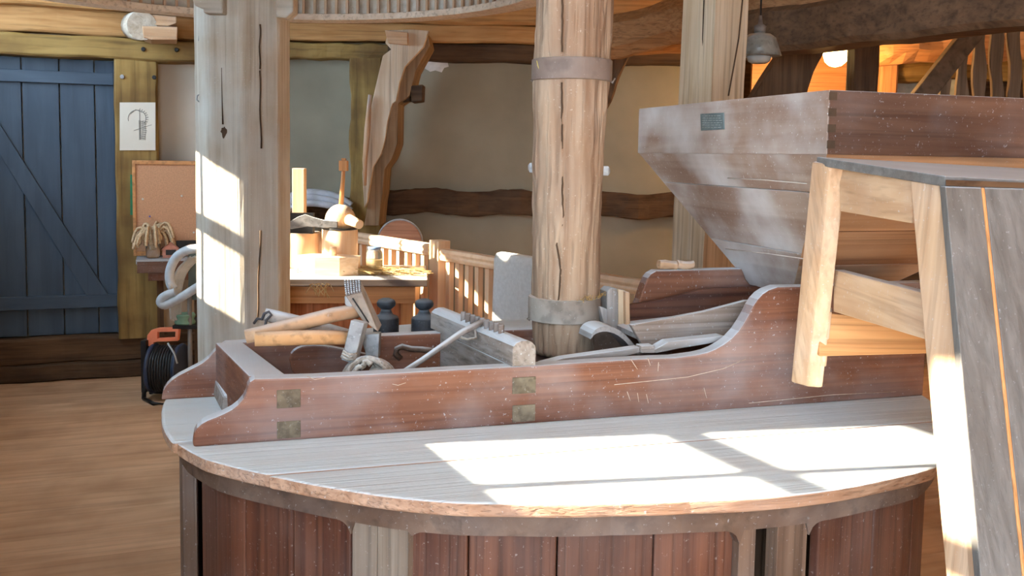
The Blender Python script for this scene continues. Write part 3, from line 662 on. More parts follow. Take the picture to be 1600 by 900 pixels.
# cobweb threads on the slope
cw = MB()
def onslope(x, y):   # left slope plane
    a, b, c = map(np.array, (A1, A2, B2)); n = np.cross(b-a, c-a); d = fr(ray(x, y), TH); o = np.array([0, 0, CZ]); return o+d*((a-o)@n/(d@n))-np.array([.002, 0, 0])
for (x0, y0, x1, y1) in ((1138, 278, 1262, 287), (1135, 389, 1262, 405)): cw.tube([onslope(x0, y0), onslope((x0+x1)/2, (y0+y1)/2-1), onslope(x1, y1)], .0012, 4)
mk('string', cw, plain('cobweb', (.62, .55, .5), .9), gh)

# ---------------------------------------------------------------- shoe trough, laths and blocks in the right bin
sh = thing('feed_shoe', 'dusty brown wooden feed trough sloping under the grain hopper', 'trough', (1.15, 2.05, 1.08), TH)
pf = [(986, 508), (1100, 487), (1165, 470), (1330, 461), (1330, 500), (1140, 527), (1004, 540)]
PF = [vp(x, y, 1.93, TH) for x, y in pf]
mk('side_board', MB().prism(PF, (0, .016, 0)), wood('shoe_wood', (.20, .15, .12), (.33, .28, .25), (.17, .10, .07), 'x', speck=.3, dust=.8, dustc=DUSTB), sh, bevel=.002)
mk('side_board', MB().prism([p+np.array([0, .2, 0]) for p in PF], (0, .016, 0)), STAVE('x'), sh, bevel=.002)
B_ = [PF[6], PF[5], PF[4]]
m_ = MB(); m_.prism([PF[6]+np.array([.01, .016, .004]), PF[4]+np.array([0, .016, .004]), PF[4]+np.array([0, .016, .016]), PF[6]+np.array([.01, .016, .016])], (0, .184, 0))
mk('bottom_board', m_, GREY('x'), sh)
def polyv(pts, v, d, mat, name, label, cat, bevel=.003, ang=TH): return mk(name, MB().prism([vp(x, y, v, ang) for x, y in pts], (0, d, 0)), mat, ang=ang, bevel=bevel, label=label, cat=cat)
polyv([(846, 569), (880, 560), (1000, 543), (1008, 549), (965, 561), (880, 572)], 1.87, .03, GREY(), 'wooden_lath', 'grey flour-covered lath at the foot of the round shaft', 'lath', .002)
polyv([(1012, 549), (1026, 545), (1045, 534), (1130, 525), (1140, 528), (1128, 534), (1060, 545), (1026, 552)], 1.87, .035, GREY(), 'wooden_lath', 'grey flour-covered lath below the feed trough, right of the small block', 'lath', .002)
polyv([(1002, 541), (1023, 540), (1023, 552), (1002, 552)], 1.86, .03, GREY(), 'wooden_block', 'tiny grey wooden block at the lower end of the feed trough', 'block', .002)
# curved guard ring
gr = thing('guard_ring', 'grey dusty curved wooden ring right of the round shaft foot', 'ring', tuple(vp(960, 550, 1.98, TH)), TH)
arc = [(925, 522), (931, 514), (941, 510), (953, 510), (965, 514), (976, 522), (988, 535), (1001, 550)]
A_ = [vp(x, y, 1.96, TH) for x, y in smooth([tuple(p) for p in arc], 1)]
m_ = MB(); vs = []
for p in A_:
    i = len(vs); vs += [p+np.array([0, 0, 0]), p+np.array([.0, .075, .0]), p+np.array([-.003, .075, -.012]), p+np.array([-.003, 0, -.012])]
n = len(A_); m_.add(vs, [(i*4+j, i*4+(j+1) % 4, (i+1)*4+(j+1) % 4, (i+1)*4+j) for i in range(n-1) for j in range(4)]+[(0, 1, 2, 3), (4*n-4, 4*n-3, 4*n-2, 4*n-1)])
mk('hoop', m_, GREY('y'), gr)
mk('inner_board', MB().prism([vp(x, y, 2.045, TH) for x, y in ((928, 518), (945, 512), (962, 515), (975, 523), (990, 550), (928, 556))], (0, .01, 0)), HOOP(), gr)
# upright block behind it
ub = thing('upright_block', 'upright notched wooden block between the round shaft and the feed trough', 'block', tuple(vp(966, 520, 2.10, TH)), TH)
mk('grey_piece', MB().prism([vp(x, y, 2.10, TH) for x, y in ((948, 520), (948, 456), (954, 450), (964, 451), (966, 458), (966, 520))], (0, .045, 0)), GREY('z'), ub, bevel=.002, label='rounded grey piece')
mk('brown_piece', MB().prism([vp(x, y, 2.108, TH) for x, y in ((966, 520), (966, 452), (978, 454), (979, 520))], (0, .04, 0)), TAN('z'), ub, bevel=.002)
mk('light_piece', MB().prism([vp(x, y, 2.095, TH) for x, y in ((978, 519), (977, 456), (984, 457), (985, 519))], (0, .05, 0)), PINE('z'), ub, bevel=.002)
polyv([(937, 479), (949, 483), (950, 508), (944, 508)], 2.06, .03, GREY('z'), 'wooden_chip', 'pale wooden chip wedged beside the lower iron band', 'chip', .002)
# loose wood on far board
q = vp(1062, 420, 2.19, TH)
for i, (x0, x1, y0) in enumerate(((1032, 1060, 409), (1061, 1086, 410))):
    pa_, pb_ = vp(x0, 420, 2.185, TH), vp(x1, 420, 2.185, TH)
    mk('wood_piece', MB().beam((pa_[0], 2.198, 1.2255), (pb_[0], 2.198, 1.2255), .026, .022, 5, .002, .3), HAND('x'), ang=TH, bevel=.002, label=['left rough brown wood piece lying on top of the far scrolled board', 'right rough brown wood piece on the far scrolled board, next to the tan post'][i], cat='wood piece')

# rod and cord leaning on the cross board
rd = thing('dusty_rod', 'dusty thin rod leaning from the pegs of the grey cross board down to the left', 'rod', tuple(vp(690, 575, 1.93, TH)), TH)
a_, b_ = fr(on(751, 503, 1.134), TH), vp(628, 583, 1.885, TH)
pts = [a_, lerp(a_, b_, .25), lerp(a_, b_, .5), lerp(a_, b_, .75), b_]; pts = [np.array(p)+np.array([0, 0, [-.002, .004, .002, 0, 0][i]]) for i, p in enumerate(pts)]
mk('stick', MB().tube(pts, [.0075, .007, .0065, .006, .006], 10), GREY('-'), rd)
mk('cord', MB().tube([lerp(a_, b_, .08), np.array(lerp(a_, b_, .14))+np.array([.012, -.004, -.02]), np.array(lerp(a_, b_, .22))+np.array([.004, -.006, -.014]), lerp(a_, b_, .3)], .003, 6), ROPE, rd)

# ---------------------------------------------------------------- tools on the frame
def hexpx(A, YA, B, YB_): return MB().hexa([at(*A[0], YA), at(*A[1], YA), at(*B[1], YB_), at(*B[0], YB_), at(*A[3], YA), at(*A[2], YA), at(*B[2], YB_), at(*B[3], YB_)])
t1 = thing('stone_hammer', 'millstone dressing hammer with toothed square face, topmost of the three hammers', 'hammer', tuple(at(560, 520, 1.97)))
FRn = [(566, 501), (591, 519), (565, 457), (540, 463)]; BKn = [(572, 490), (597, 508), (564, 438), (538, 440)]
m_ = MB().hexa([at(*FRn[0], 1.95), at(*FRn[1], 1.95), at(*BKn[1], 1.99), at(*BKn[0], 1.99), at(*FRn[3], 1.95), at(*FRn[2], 1.95), at(*BKn[2], 1.99), at(*BKn[3], 1.99)])
mk('head', m_, wood('head_wood', (.23, .18, .14), (.38, .32, .26), (.15, .09, .06), '-', dust=.6, dustc=DUSTB, speck=.2), t1, bevel=.002)
mk('toothed_face', MB().hexa([at(540, 463, 1.9487), at(565, 457, 1.9487), at(564, 438, 1.9887), at(538, 440, 1.9887)]+[at(540, 463, 1.9487)+np.array([0, -.001, .0012]), at(565, 457, 1.9487)+np.array([0, -.001, .0012]), at(564, 438, 1.9887)+np.array([0, -.001, .0012]), at(538, 440, 1.9887)+np.array([0, -.001, .0012])]), IRON, t1)
tm = MB(); c00, c10, c11, c01 = (at(540, 463, 1.949), at(565, 457, 1.949), at(564, 438, 1.989), at(538, 440, 1.989))
nn = np.cross(c10-c00, c01-c00); nn /= np.linalg.norm(nn)
if nn[2] < 0: nn = -nn
for i in range(6):
    for j in range(7):
        a0_, a1_, b0_, b1_ = (i+.2)/6, (i+.75)/6, (j+.2)/7, (j+.75)/7
        f_ = lambda a, b: (c00*(1-a)+c10*a)*(1-b)+(c01*(1-a)+c11*a)*b
        q = [f_(a0_, b0_), f_(a1_, b0_), f_(a1_, b1_), f_(a0_, b1_)]; tm.hexa(q+[p+nn*.006 for p in q])
mk('teeth', tm, STEEL, t1, kind='stuff')
mk('slot', MB().tube([at(551, 466, 1.9485), at(563, 484, 1.9485), at(576, 504, 1.9485)], .0016, 5), BLK, t1)
mk('wedge', MB().prism([at(x, y, 1.955) for x, y in ((538, 463), (545, 464), (553, 477), (546, 482), (539, 476))], (0, .02, 0)), STEEL, t1, bevel=.002)
hp_ = [at(x, y, Y) for x, y, Y in ((384, 526, 1.90), (420, 518, 1.91), (470, 505, 1.93), (520, 492, 1.95), (560, 485, 1.968))]
mk('handle', MB().tube(hp_, [.0125, .0135, .0135, .0135, .013], 14, sq=(1, 1.15)), HAND(), t1)
t2 = thing('stone_hammer', 'hammer with smooth orange-brown handle lying lowest, its grey head in the bin', 'hammer', tuple(at(545, 560, 1.93)))
mk('handle', MB().tube([at(398, 530, 1.87), at(450, 528, 1.885), at(500, 527, 1.90), at(552, 528, 1.93)], [.0125, .0135, .013, .012], 14, sq=(1, 1.15)), wood('orange_handle', (.56, .31, .14), (.70, .43, .22), (.45, .24, .1), '-', dust=.5, dustc=(.6, .5, .42)), t2, label='orange-brown smooth handle')
mk('head', MB().hexa([at(533, 562, 1.90), at(553, 569, 1.90), at(560, 566, 1.94), at(540, 558, 1.94), at(548, 500, 1.90), at(569, 505, 1.90), at(576, 503, 1.94), at(554, 498, 1.94)]), STEEL, t2, bevel=.002)
for i in range(3): mk('binding', MB().tube([at(533+i*1.5, 556-i*4, 1.895), at(543+i*1.5, 562-i*4, 1.893), at(555+i*1.5, 561-i*4, 1.90)], .003, 6), ROPE, t2)
t3 = thing('stone_hammer', 'hammer with a pale dusty handle and leather cord, behind the two others', 'hammer', tuple(at(575, 560, 2.02)))
mk('handle', MB().tube([at(413, 491, 1.99), at(450, 500, 2.0), at(500, 512, 2.01), at(560, 528, 2.03)], [.0135, .015, .014, .013], 14), wood('pale_handle', (.40, .33, .28), (.55, .48, .43), (.3, .2, .14), '-', dust=.8, dustc=DUSTB, speck=.3), t3, label='pale dusty handle')
mk('head', MB().hexa([at(574, 563, 1.99), at(591, 560, 1.99), at(594, 556, 2.04), at(578, 558, 2.04), at(563, 523, 1.99), at(593, 521, 1.99), at(596, 518, 2.04), at(566, 519, 2.04)]), STEEL, t3, bevel=.002)
mk('cord', MB().tube([at(397, 505, 1.98), at(402, 498, 1.97), at(409, 499, 1.965), at(413, 490, 1.962), at(420, 487, 1.962), at(424, 492, 1.962), at(416, 500, 1.955), at(414, 512, 1.95), at(413, 520, 1.945)], .003, 7), plain('leather', (.06, .06, .07), .7), t3)
rc = thing('rope_coil', 'coil of grey dusty rope lying in the bin below the hammer heads', 'rope', tuple(at(575, 585, 1.95)))
for i, (o1, o2, yy) in enumerate(((0, 0, 1.90), (5, 1.5, 1.92), (10, 2.5, 1.94), (-5, 2, 1.93))):
    pts = [at(x+o1, y+o2, yy) for x, y in ((541, 590), (546, 575), (556, 565), (568, 560), (580, 560), (592, 565), (603, 575), (607, 588))]
    mk('strand', MB().tube(smooth([tuple(p) for p in pts], 1), .0062, 8), ROPE, rc)
mk('strand', MB().tube(smooth([tuple(at(x, y, 1.895)) for x, y in ((552, 585), (560, 572), (566, 575), (572, 562), (580, 570))], 1), .006, 8), ROPE, rc)
mk('white_roller', MB().lathe([(.012, -.05), (.024, -.045), (.024, .045), (.012, .05)], at(592, 588, 1.945), 20, 1), plain('pale_roller', (.52, .54, .52), .7), label='short pale round roller lying under the coil of rope', cat='roller')

# iron weights behind the frame
for i, (x, y, ) in enumerate(((603, 552), (662, 555))):
    c = at(x, y, 2.6); c[2] = LT
    w_ = thing('iron_weight', ['black cast iron knob weight on the lid, left one beside the hammer head', 'black cast iron knob weight on the lid, right one beside the grey cross board'][i], 'weight', (c[0], c[1], LT), group='cast iron knob weights')
    mk('body', MB().lathe([(.033, 0), (.0355, .004), (.0355, .092), (.033, .098), (.020, .104), (.0155, .112), (.0135, .120)], c, 32), BLKI, w_)
    mk('knob', MB().lathe([(.0135, .119), (.018, .122), (.0255, .129), (.0265, .136), (.023, .144), (.012, .149), (.002, .150)], c, 32), BLKI, w_)

# ---------------------------------------------------------------- tall stand at the right
sd_ = thing('tall_stand', 'tall raw-wood stand with splayed legs and grey plank front at the right edge', 'stand', (1.0, 1.5, 0))
def hx(fr_, Yf, bk, Yb): # front quad (4 px: bl, br, tr, tl) with depths; back quad
    g_ = lambda p, Y: at(p[0], p[1], Y)
    return MB().hexa([g_(fr_[0], Yf[0]), g_(fr_[1], Yf[0]), g_(bk[1], Yb[0]), g_(bk[0], Yb[0]), g_(fr_[3], Yf[1]), g_(fr_[2], Yf[1]), g_(bk[2], Yb[1]), g_(bk[3], Yb[1])])
# near leg: left face (pointing left) from (1422..1476) at the top; goes to the floor
YT, YL = 1.40, 1.22     # depth of the near edge at top and at y=900
nA, nB = at(1476, 283, YT), at(1531, 900, YL)         # near edge of left face
fA = at(1421, 275, YT+.085); fB = at(1478, 900, YL+.085)
def ext(a, b, z): t = (z-a[2])/(b[2]-a[2]); return a+(b-a)*t
nF, fF = ext(nA, nB, 0), ext(fA, fB, 0)
dx = np.array([.040, .028, 0])
mk('leg', MB().hexa([nF, nF+dx, fF+dx, fF, nA, nA+dx, fA+dx, fA]), PINE('z'), sd_, bevel=.003)
# far leg, short
Yfl, Yfb = 1.76, 1.95
a1, a2 = at(1268, 252, Yfl+.03), at(1297, 256, Yfl-.03); b1, b2 = at(1235, 597, Yfb+.03), at(1261, 604, Yfb-.02)
d2 = np.array([.040, -.012, .0])
mk('leg', MB().hexa([b2, b2+d2*.75, b1+d2*.75, b1, a2, a2+d2*.7, a1+d2*.7, a1]), PINE('z'), sd_, bevel=.004)
# inner cheek of the far leg ending at the lower rail
mk('leg_cleat', MB().hexa([at(1281, 573, 1.90), at(1291, 573, 1.90), at(1291, 560, 1.95), at(1281, 560, 1.95), at(1284, 487, 1.86), at(1300, 487, 1.86), at(1300, 480, 1.91), at(1284, 480, 1.91)]), PINE('z'), sd_, bevel=.002)
def rail(pa, pb, Ya, Yb_, th=.022, mat=None, name='rail', label=None):  # pa=(x,ytop,ybot) at far, pb near
    P = [at(pa[0], pa[2], Ya), at(pb[0], pb[2], Yb_), at(pb[0], pb[1], Yb_), at(pa[0], pa[1], Ya)]; d = np.array([th, 0, 0])
    return mk(name, MB().hexa([P[0], P[1], P[1]+d, P[0]+d, P[3], P[2], P[2]+d, P[3]+d]), mat or PINE('y'), sd_, bevel=.002, label=label)
rail((1312, 262, 330), (1424, 268, 349), 1.74, 1.49)
rail((1302, 421, 487), (1444, 458, 530), 1.84, 1.46)
mk('stretcher', MB().prism([at(x, y, 1.88) for x, y in ((1280, 488), (1470, 506), (1470, 552), (1280, 557))], (0, .025, 0)), ORNG(), sd_, bevel=.002, label='orange back stretcher')
# top board
tA, tB, tC, tD = at(1276, 245, 1.78), at(1477, 275, 1.39), at(1700, 287, recede(1700, 1.385)), at(1620, 264, 2.02)
zt_ = np.array([0, 0, -.016])
mk('top_board', MB().hexa([tA+zt_, tB+zt_, tC+zt_, tD+zt_, tA, tB, tC, tD]), GPLK('x'), sd_, bevel=.002)
# grey front planks
YTp, YBp = 1.385, 1.215
def frontplank(x0t, x1t, x0b, x1b, mat, name, yt=291, off=0, th=.02, label=None):
    off = off+.0012
    P = [at(x0b, 900, recede(x0b-52, YBp)-off), at(x1b, 900, recede(x1b-52, YBp)-off), at(x1t, yt+(x1t-1476)*.03, recede(x1t, YTp)-off), at(x0t, yt+(x0t-1476)*.03, recede(x0t, YTp)-off)]
    P[0], P[1] = ext(P[3], P[0], .05), ext(P[2], P[1], .05)
    d = np.array([0, th, 0]); return mk(name, MB().hexa([P[0], P[1], P[1]+d, P[0]+d, P[3], P[2], P[2]+d, P[3]+d]), mat, sd_, bevel=.002, label=label)
frontplank(1477, 1534, 1532, 1598, GPLK(), 'front_plank')
frontplank(1534, 1539, 1598, 1604, ORNG('z'), 'batten', off=.003)
frontplank(1539, 1600, 1604, 1680, GPLK(), 'front_plank')
frontplank(1601, 1662, 1681, 1755, GPLK(), 'front_plank')
RC = recede(1700, YTp)
mk('apron', MB().hexa([at(1478, 290, YTp-.002), at(1700, 297, RC-.002), at(1700, 297, RC+.02), at(1478, 290, YTp+.02), at(1478, 281, YTp-.002), at(1700, 289, RC-.002), at(1700, 289, RC+.02), at(1478, 281, YTp+.02)]), DRKB('x'), sd_)
# right legs outside the picture
mk('leg', MB().beam(at(1720, 296, 1.60), ext(at(1720, 296, 1.60), at(1790, 900, 1.42), 0), .06, .05, 4, .001, .1), PINE('z'), sd_)
mk('leg', MB().beam(at(1620, 276, 1.97), (1.14, 2.0, 1.0), .06, .05, 4, .001, .1), PINE('z'), sd_)

# ---------------------------------------------------------------- tan square post
sp = thing('square_post', 'tan square timber post with drying cracks behind the grain hopper', 'post', (.75, 3.7, 0))
pc0, pc1 = at(1099, 410, 3.55), at(1119, 0, 3.55)
def pcz(z): t = (z-pc0[2])/(pc1[2]-pc0[2]); return pc0+(pc1-pc0)*t
la, ra = np.array([-.100, .155, 0])*.95, np.array([.143, .095, 0])
m_ = MB(); Z = np.linspace(0, 3.1, 20); vs = []
for z in Z:
    c = pcz(z); j = lambda: np.array([random.uniform(-.002, .002), random.uniform(-.002, .002), 0])
    vs += [c+j(), c+ra+j(), c+ra+la+j(), c+la+j()]
m_.add(vs, [(i*4+k, i*4+(k+1) % 4, (i+1)*4+(k+1) % 4, (i+1)*4+k) for i in range(19) for k in range(4)]+[(0, 1, 2, 3), (76, 77, 78, 79)])
mk('post_body', m_, TAN(), sp)
for P_ in (((1159, 0), (1153, 60), (1146, 100), (1137, 150)), ((1100, 0), (1098, 60), (1100, 95), (1097, 160))):
    mk('crack', MB().tube([at(x, y, 3.6)+np.array([0, -.012 if x > 1120 else -.0, 0]) for x, y in P_], .003, 5), DARK('z'), sp)

# ---------------------------------------------------------------- beams, lamp, stair at upper right
mk('main_beam', MB().beam(at(1140, 60, 5.05), at(1720, -12, 3.80), .24, .22, 26, .004, .12), DRKB(), label='large dark brown ceiling beam crossing the upper right corner', cat='beam')
m_ = MB(); cb = [(1176, 152), (1200, 112), (1228, 72), (1300, 62), (1282, 92), (1268, 120), (1250, 190), (1240, 674), (1176, 674)]
mk('curved_brace', m_.prism([at(x, y, 5.15) for x, y in smooth(cb, 1)], (0, .14, 0)), DRKB('z'), bevel=.006, label='dark curved brace under the large ceiling beam, right of the tan post', cat='brace')
ls = thing('hanging_lamp', 'grey metal lamp shade hanging right behind the tan post', 'lamp', tuple(at(1186, 92, 4.05)))
c = at(1186, 88, 4.05)
mk('shade', MB().lathe([(.088, 0), (.092, .003), (.068, .075), (.045, .092), (.022, .095), (.02, .10)], c, 32), wood('enamel_grey', (.16, .15, .13), (.27, .26, .23), (.1, .09, .08), '-', dust=.5, dustc=(.4, .4, .38), rough=.35), ls)
mk('glass', MB().lathe([(.03, -.03), (.045, -.022), (.052, -.004), (.052, 0)], c, 24), plain('frosted_glass', (.35, .36, .34), .2), ls)
mk('cap', MB().lathe([(.024, .10), (.026, .125), (.01, .135), (.006, .17)], c, 16), IRON, ls)
mk('cord', MB().tube([c+np.array([0, 0, .17]), c+np.array([0, 0, .6])], .004, 8), BLK, ls)
gl = thing('bulkhead_lamp', 'lit warm globe lamp under the dark ceiling beam', 'lamp', tuple(at(1306, 103, 5.7)))
c = at(1306, 85, 5.7)
EM = plain('lamp_glass', (1.0, .70, .26), .4, var=.02, emis=9)
mk('globe', MB().lathe([(.004, -.075), (.035, -.067), (.062, -.043), (.075, 0), (.066, .036), (.036, .056)], c, 28), EM, gl)
mk('holder', MB().lathe([(.036, .048), (.036, .09), (.02, .12)], c, 20), IRON, gl); mk('stem', MB().tube([c+np.array([0, 0, .1]), (c[0], c[1], 3.1)], .012, 8), IRON, gl)
ld = bpy.data.lights.new('globe_light', 'POINT'); lo = bpy.data.objects.new('globe_light', ld); COL.objects.link(lo); ld.energy = 34; ld.color = (1, .55, .2); ld.shadow_soft_size = .06
lo.location = c+np.array([.06, .30, -.10])
mk('dark_post', MB().beam((at(1347, 240, 5.45)[0], 5.45, 0), at(1349, 40, 5.45), .14, .14, 10, .006, .1), DARK('z'), label='dark square post just right of the lit globe lamp', cat='post')
mk('side_post', MB().beam((at(1383, 240, 6.6)[0], 6.6, 0), at(1386, 60, 6.6), .12, .12, 10, .005, .1), ORNG('z'), label='orange lit post between the dark post and the stair', cat='post')
for i, (y, h, m2, yy) in enumerate(((72, .24, ORNG(), 6.3), (112, .14, YELL('x'), 6.7), (40, .2, ORNG(), 6.9))):
    mk('wall_log', MB().beam(at(1365 if i != 2 else 1180, y, yy), at(1720, y-8, yy), .22, h, 18, .014, .3), m2, label=['thick orange log lit by the globe lamp behind the stair rail', 'yellow-brown beam under the thick orange log', 'upper orange log behind the thick lit log'][i], cat='log')
mk('lit_board_wall', MB().box(at(1175, 120, 6.9)[0], at(1400, 120, 6.9)[0], 6.9, 6.94, 1.3, 2.35), ORNG('x'), label='orange board wall lit by the globe lamp behind the curved brace', cat='wall panel')
mk('trim_12', MB().box(at(1402, 120, 6.75)[0], at(1500, 120, 6.75)[0], 6.75, 6.78, 1.6, at(1420, 120, 6.75)[2]), plain('pale_wall', (.42, .46, .42), .8), kind='structure')
sr = thing('stair_rail', 'dark rustic stair rail of wavy upright boards at the upper right', 'stair rail', tuple(at(1500, 200, 5.3)))
mk('stringer', MB().prism([at(x, y, 5.3) for x, y in ((1390, 195), (1512, 40), (1548, 38), (1535, 60), (1448, 170), (1430, 195))], (0, .07, 0)), wood('stair_wood', (.075, .048, .03), (.15, .10, .065), (.05, .03, .02), '-', fine=40), sr, bevel=.006, label='sloping stringer')
SW = wood('stair_board', (.10, .065, .04), (.19, .13, .085), (.07, .04, .025), 'z', fine=25)
for i, (x0, x1, yt) in enumerate(((1468, 1486, 122), (1496, 1513, 84), (1522, 1541, 46), (1549, 1568, 36), (1577, 1596, 32), (1604, 1622, 30))):
    ys = np.linspace(yt, 215, 9); ph = i*1.9
    L_ = [(x0+2.2*math.sin(y*.06+ph), y) for y in ys]; R_ = [(x1+2.2*math.sin(y*.07+ph*1.7), y) for y in ys[::-1]]
    mk('wavy_board', MB().prism([at(x, y, 5.37) for x, y in L_+R_], (0, .03, 0)), SW, sr, bevel=.004)

# ---------------------------------------------------------------- railing
RP0, RP1 = at(560, 374, 5.87), at(1000, 443, 3.96); RZ = .965
RP0[2] = RP1[2] = RZ
rdv = (RP1-RP0)/np.linalg.norm(RP1-RP0); rnv = np.array([-rdv[1], rdv[0], 0])
def onrail(x, z=RZ):   # point of the rail line seen at column x
    d = ray(x, 400)[:2]; A_m = np.array([[d[0], -rdv[0]], [d[1], -rdv[1]]]); t, s_ = np.linalg.solve(A_m, RP0[:2]); return np.array([*(RP0[:2]+rdv[:2]*s_), z]), s_
rl = thing('railing', 'new pine railing with square balusters running in front of the plaster wall', 'railing', (*onrail(688)[0][:2], 0))
_, s0 = onrail(548); _, s1 = onrail(676); _, s2 = onrail(700); _, s3 = onrail(1046)
def handrail(sa, sb, dz, name='handrail'):
    a, b = RP0+rdv*sa, RP0+rdv*sb; a[2] = b[2] = RZ+dz
    prof = [(-.028, -.03), (-.034, -.012), (-.026, .0), (-.034, .014), (-.026, .032), (.026, .032), (.034, .014), (.026, 0), (.034, -.012), (.028, -.03)]
    m = MB(); A_ = [a+rnv*p+np.array([0, 0, q]) for p, q in prof]; m.prism(A_, b-a); return mk(name, m, NEWP('-'), rl, bevel=.003)
handrail(s0-.25, s1+.01, .006); handrail(s1+.03, s3, -.01)
nc, sn = onrail(687)
mk('newel_post', MB().hexa([nc*[1, 1, 0]+rdv*a+rnv*b+np.array([0, 0, z]) for z in (0, 1.03) for a, b in ((-.045, -.04), (.045, -.04), (.045, .04), (-.045, .04))]), NEWP('z'), rl, bevel=.004)
bp_ = None; svals = []
for s in np.arange(s0-.2, s1-.03, .088): svals.append(s)
for s in np.arange(sn+.10, s3, .0885): svals.append(s)
for s in svals:
    q = RP0+rdv*s
    m = MB().hexa([np.array([q[0], q[1], z])+rdv*a+rnv*b for z in (.12, .935) for a, b in ((-.017, -.015), (.017, -.015), (.017, .015), (-.017, .015))])
    if bp_ is None: bp_ = mk('baluster', m, NEWP('z'), rl, bevel=.002); q0 = q.copy(); l0 = bp_.location.copy()
    else: o = clone(bp_); o.location = l0+Vector((q[0]-q0[0], q[1]-q0[1], 0))
for sa, sb in ((s0-.25, sn-.045), (sn+.045, s3)):
    a, b = RP0+rdv*sa, RP0+rdv*sb; a[2] = b[2] = .09
    mk('bottom_rail', MB().beam(a, b, .05, .06, 4, .0005, .1), NEWP('-'), rl)
e_, se = onrail(1046)
mk('newel_post', MB().hexa([e_*[1, 1, 0]+rdv*a+rnv*b+np.array([0, 0, z]) for z in (0, 1.03) for a, b in ((-.0, -.04), (.09, -.04), (.09, .04), (-.0, .04))]), NEWP('z'), rl, bevel=.004)
# cloth over the rail
ca, sa_ = onrail(784); cb_, sb_ = onrail(846)
def clothpt(s, t):  # t: profile across the rail 0..1 front drop to back drop
    q = RP0+rdv*s; pr = [(-.05, .60), (-.052, .75), (-.048, .9), (-.046, .985), (-.03, 1.008), (.0, 1.012), (.03, 1.008), (.046, .98), (.048, .85), (.05, .70)]
    x = t*(len(pr)-1); i = min(int(x), len(pr)-2); f = x-i; a = pr[i][0]*(1-f)+pr[i+1][0]*f; z = pr[i][1]*(1-f)+pr[i+1][1]*f
    w = .006*math.sin(s*38)*(1 if abs(a) > .04 else .2)
    return np.array([q[0], q[1], 0])+rnv*(a+w*(-1 if a < 0 else 1))+np.array([0, 0, z])
NSc, NTc = 14, 36; vs = [clothpt(sa_+(sb_-sa_)*i/NSc, j/NTc) for i in range(NSc+1) for j in range(NTc+1)]
# front is the camera side: rnv points away or towards, both sides covered
m_ = MB().add(vs, [(i*(NTc+1)+j, (i+1)*(NTc+1)+j, (i+1)*(NTc+1)+j+1, i*(NTc+1)+j+1) for i in range(NSc) for j in range(NTc)], True)
cl = mk('draped_cloth', m_, CLOTHM, label='pale grey cloth draped over the pine railing beside the round shaft', cat='cloth')
so = cl.modifiers.new('s', 'SOLIDIFY'); so.thickness = .006; so.offset = 1

# round lid behind the railing
lc = at(625, 378, 6.1)
dl = thing('wooden_disc', 'round brown wooden disc standing behind the left part of the railing', 'lid', (lc[0], lc[1], lc[2]-.15))
mk('disc', MB().lathe([(.135, -.012), (.14, -.008), (.14, .012), (.10, .014)], lc, 40, 1), wood('disc_wood', (.34, .16, .10), (.50, .27, .17), None, 'x'), dl)
mk('edge_band', MB().tube([(lc[0]+.143*math.cos(t), lc[1], lc[2]+.143*math.sin(t)) for t in np.linspace(0, 2*math.pi, 41)], .007, 8), STEEL, dl)
lz = lc[2]-.147
mk('low_shelf', MB().box(lc[0]-.3, lc[0]+.17, 6.0, 6.22, lz-.03, lz).box(lc[0]-.29, lc[0]-.25, 6.02, 6.23, 0, lz-.03).box(lc[0]+.12, lc[0]+.16, 6.02, 6.2, 0, lz-.03), DRKB(), label='dark low bench behind the railing balusters carrying the round disc', cat='bench')

# ---------------------------------------------------------------- display table with model stones
TZ = .88
tc_ = fr(at(560, 441, 4.72), TH)
tb = thing('display_table', 'grey-topped table of reddish wood in front of the railing', 'table', (tc_[0], tc_[1], 0), .10)
ta = .10
tr = fr(on(668, 437, TZ), ta); tl = fr(on(300, 448, TZ), ta)
X0, X1, Y0, Y1 = tl[0]+.25, tr[0], tr[1], tr[1]+.60
ROOT[tb.name] = (np.array([tr[0]-.3, tr[1], 0]), ta); tb.location = wd((tr[0]-.3, tr[1], 0), ta); tb.rotation_euler.z = ta
mk('table_top', MB().box(X0, X1, Y0, Y1, TZ-.036, TZ), wood('table_grey', (.11, .08, .065), (.18, .14, .12), (.08, .05, .04), 'x', dust=.9, dustc=(.55, .57, .60), rough=.4), tb, bevel=.003)
mk('apron', MB().box(X0+.06, X1-.06, Y0+.04, Y0+.065, TZ-.125, TZ-.037), ORNG(), tb)
mk('side_apron', MB().box(X1-.085, X1-.06, Y0+.065, Y1-.06, TZ-.125, TZ-.037), ORNG('y'), tb)
for a in (X0+.06, X1-.13):
    for b in (Y0+.045, Y1-.12): mk('leg', MB().box(a, a+.06, b+.022, b+.082, 0, TZ-.037), ORNG('z'), tb, bevel=.003)
mk('front_board', MB().box(X0+.13, X1-.13, Y0+.09, Y0+.11, .25, TZ-.13), wood('red_panel', (.36, .12, .05), (.52, .2, .09), (.28, .08, .03), 'z'), tb)
mk('shelf', MB().box(X0+.07, X1-.07, Y0+.07, Y1-.05, .22, .25), ORNG(), tb)
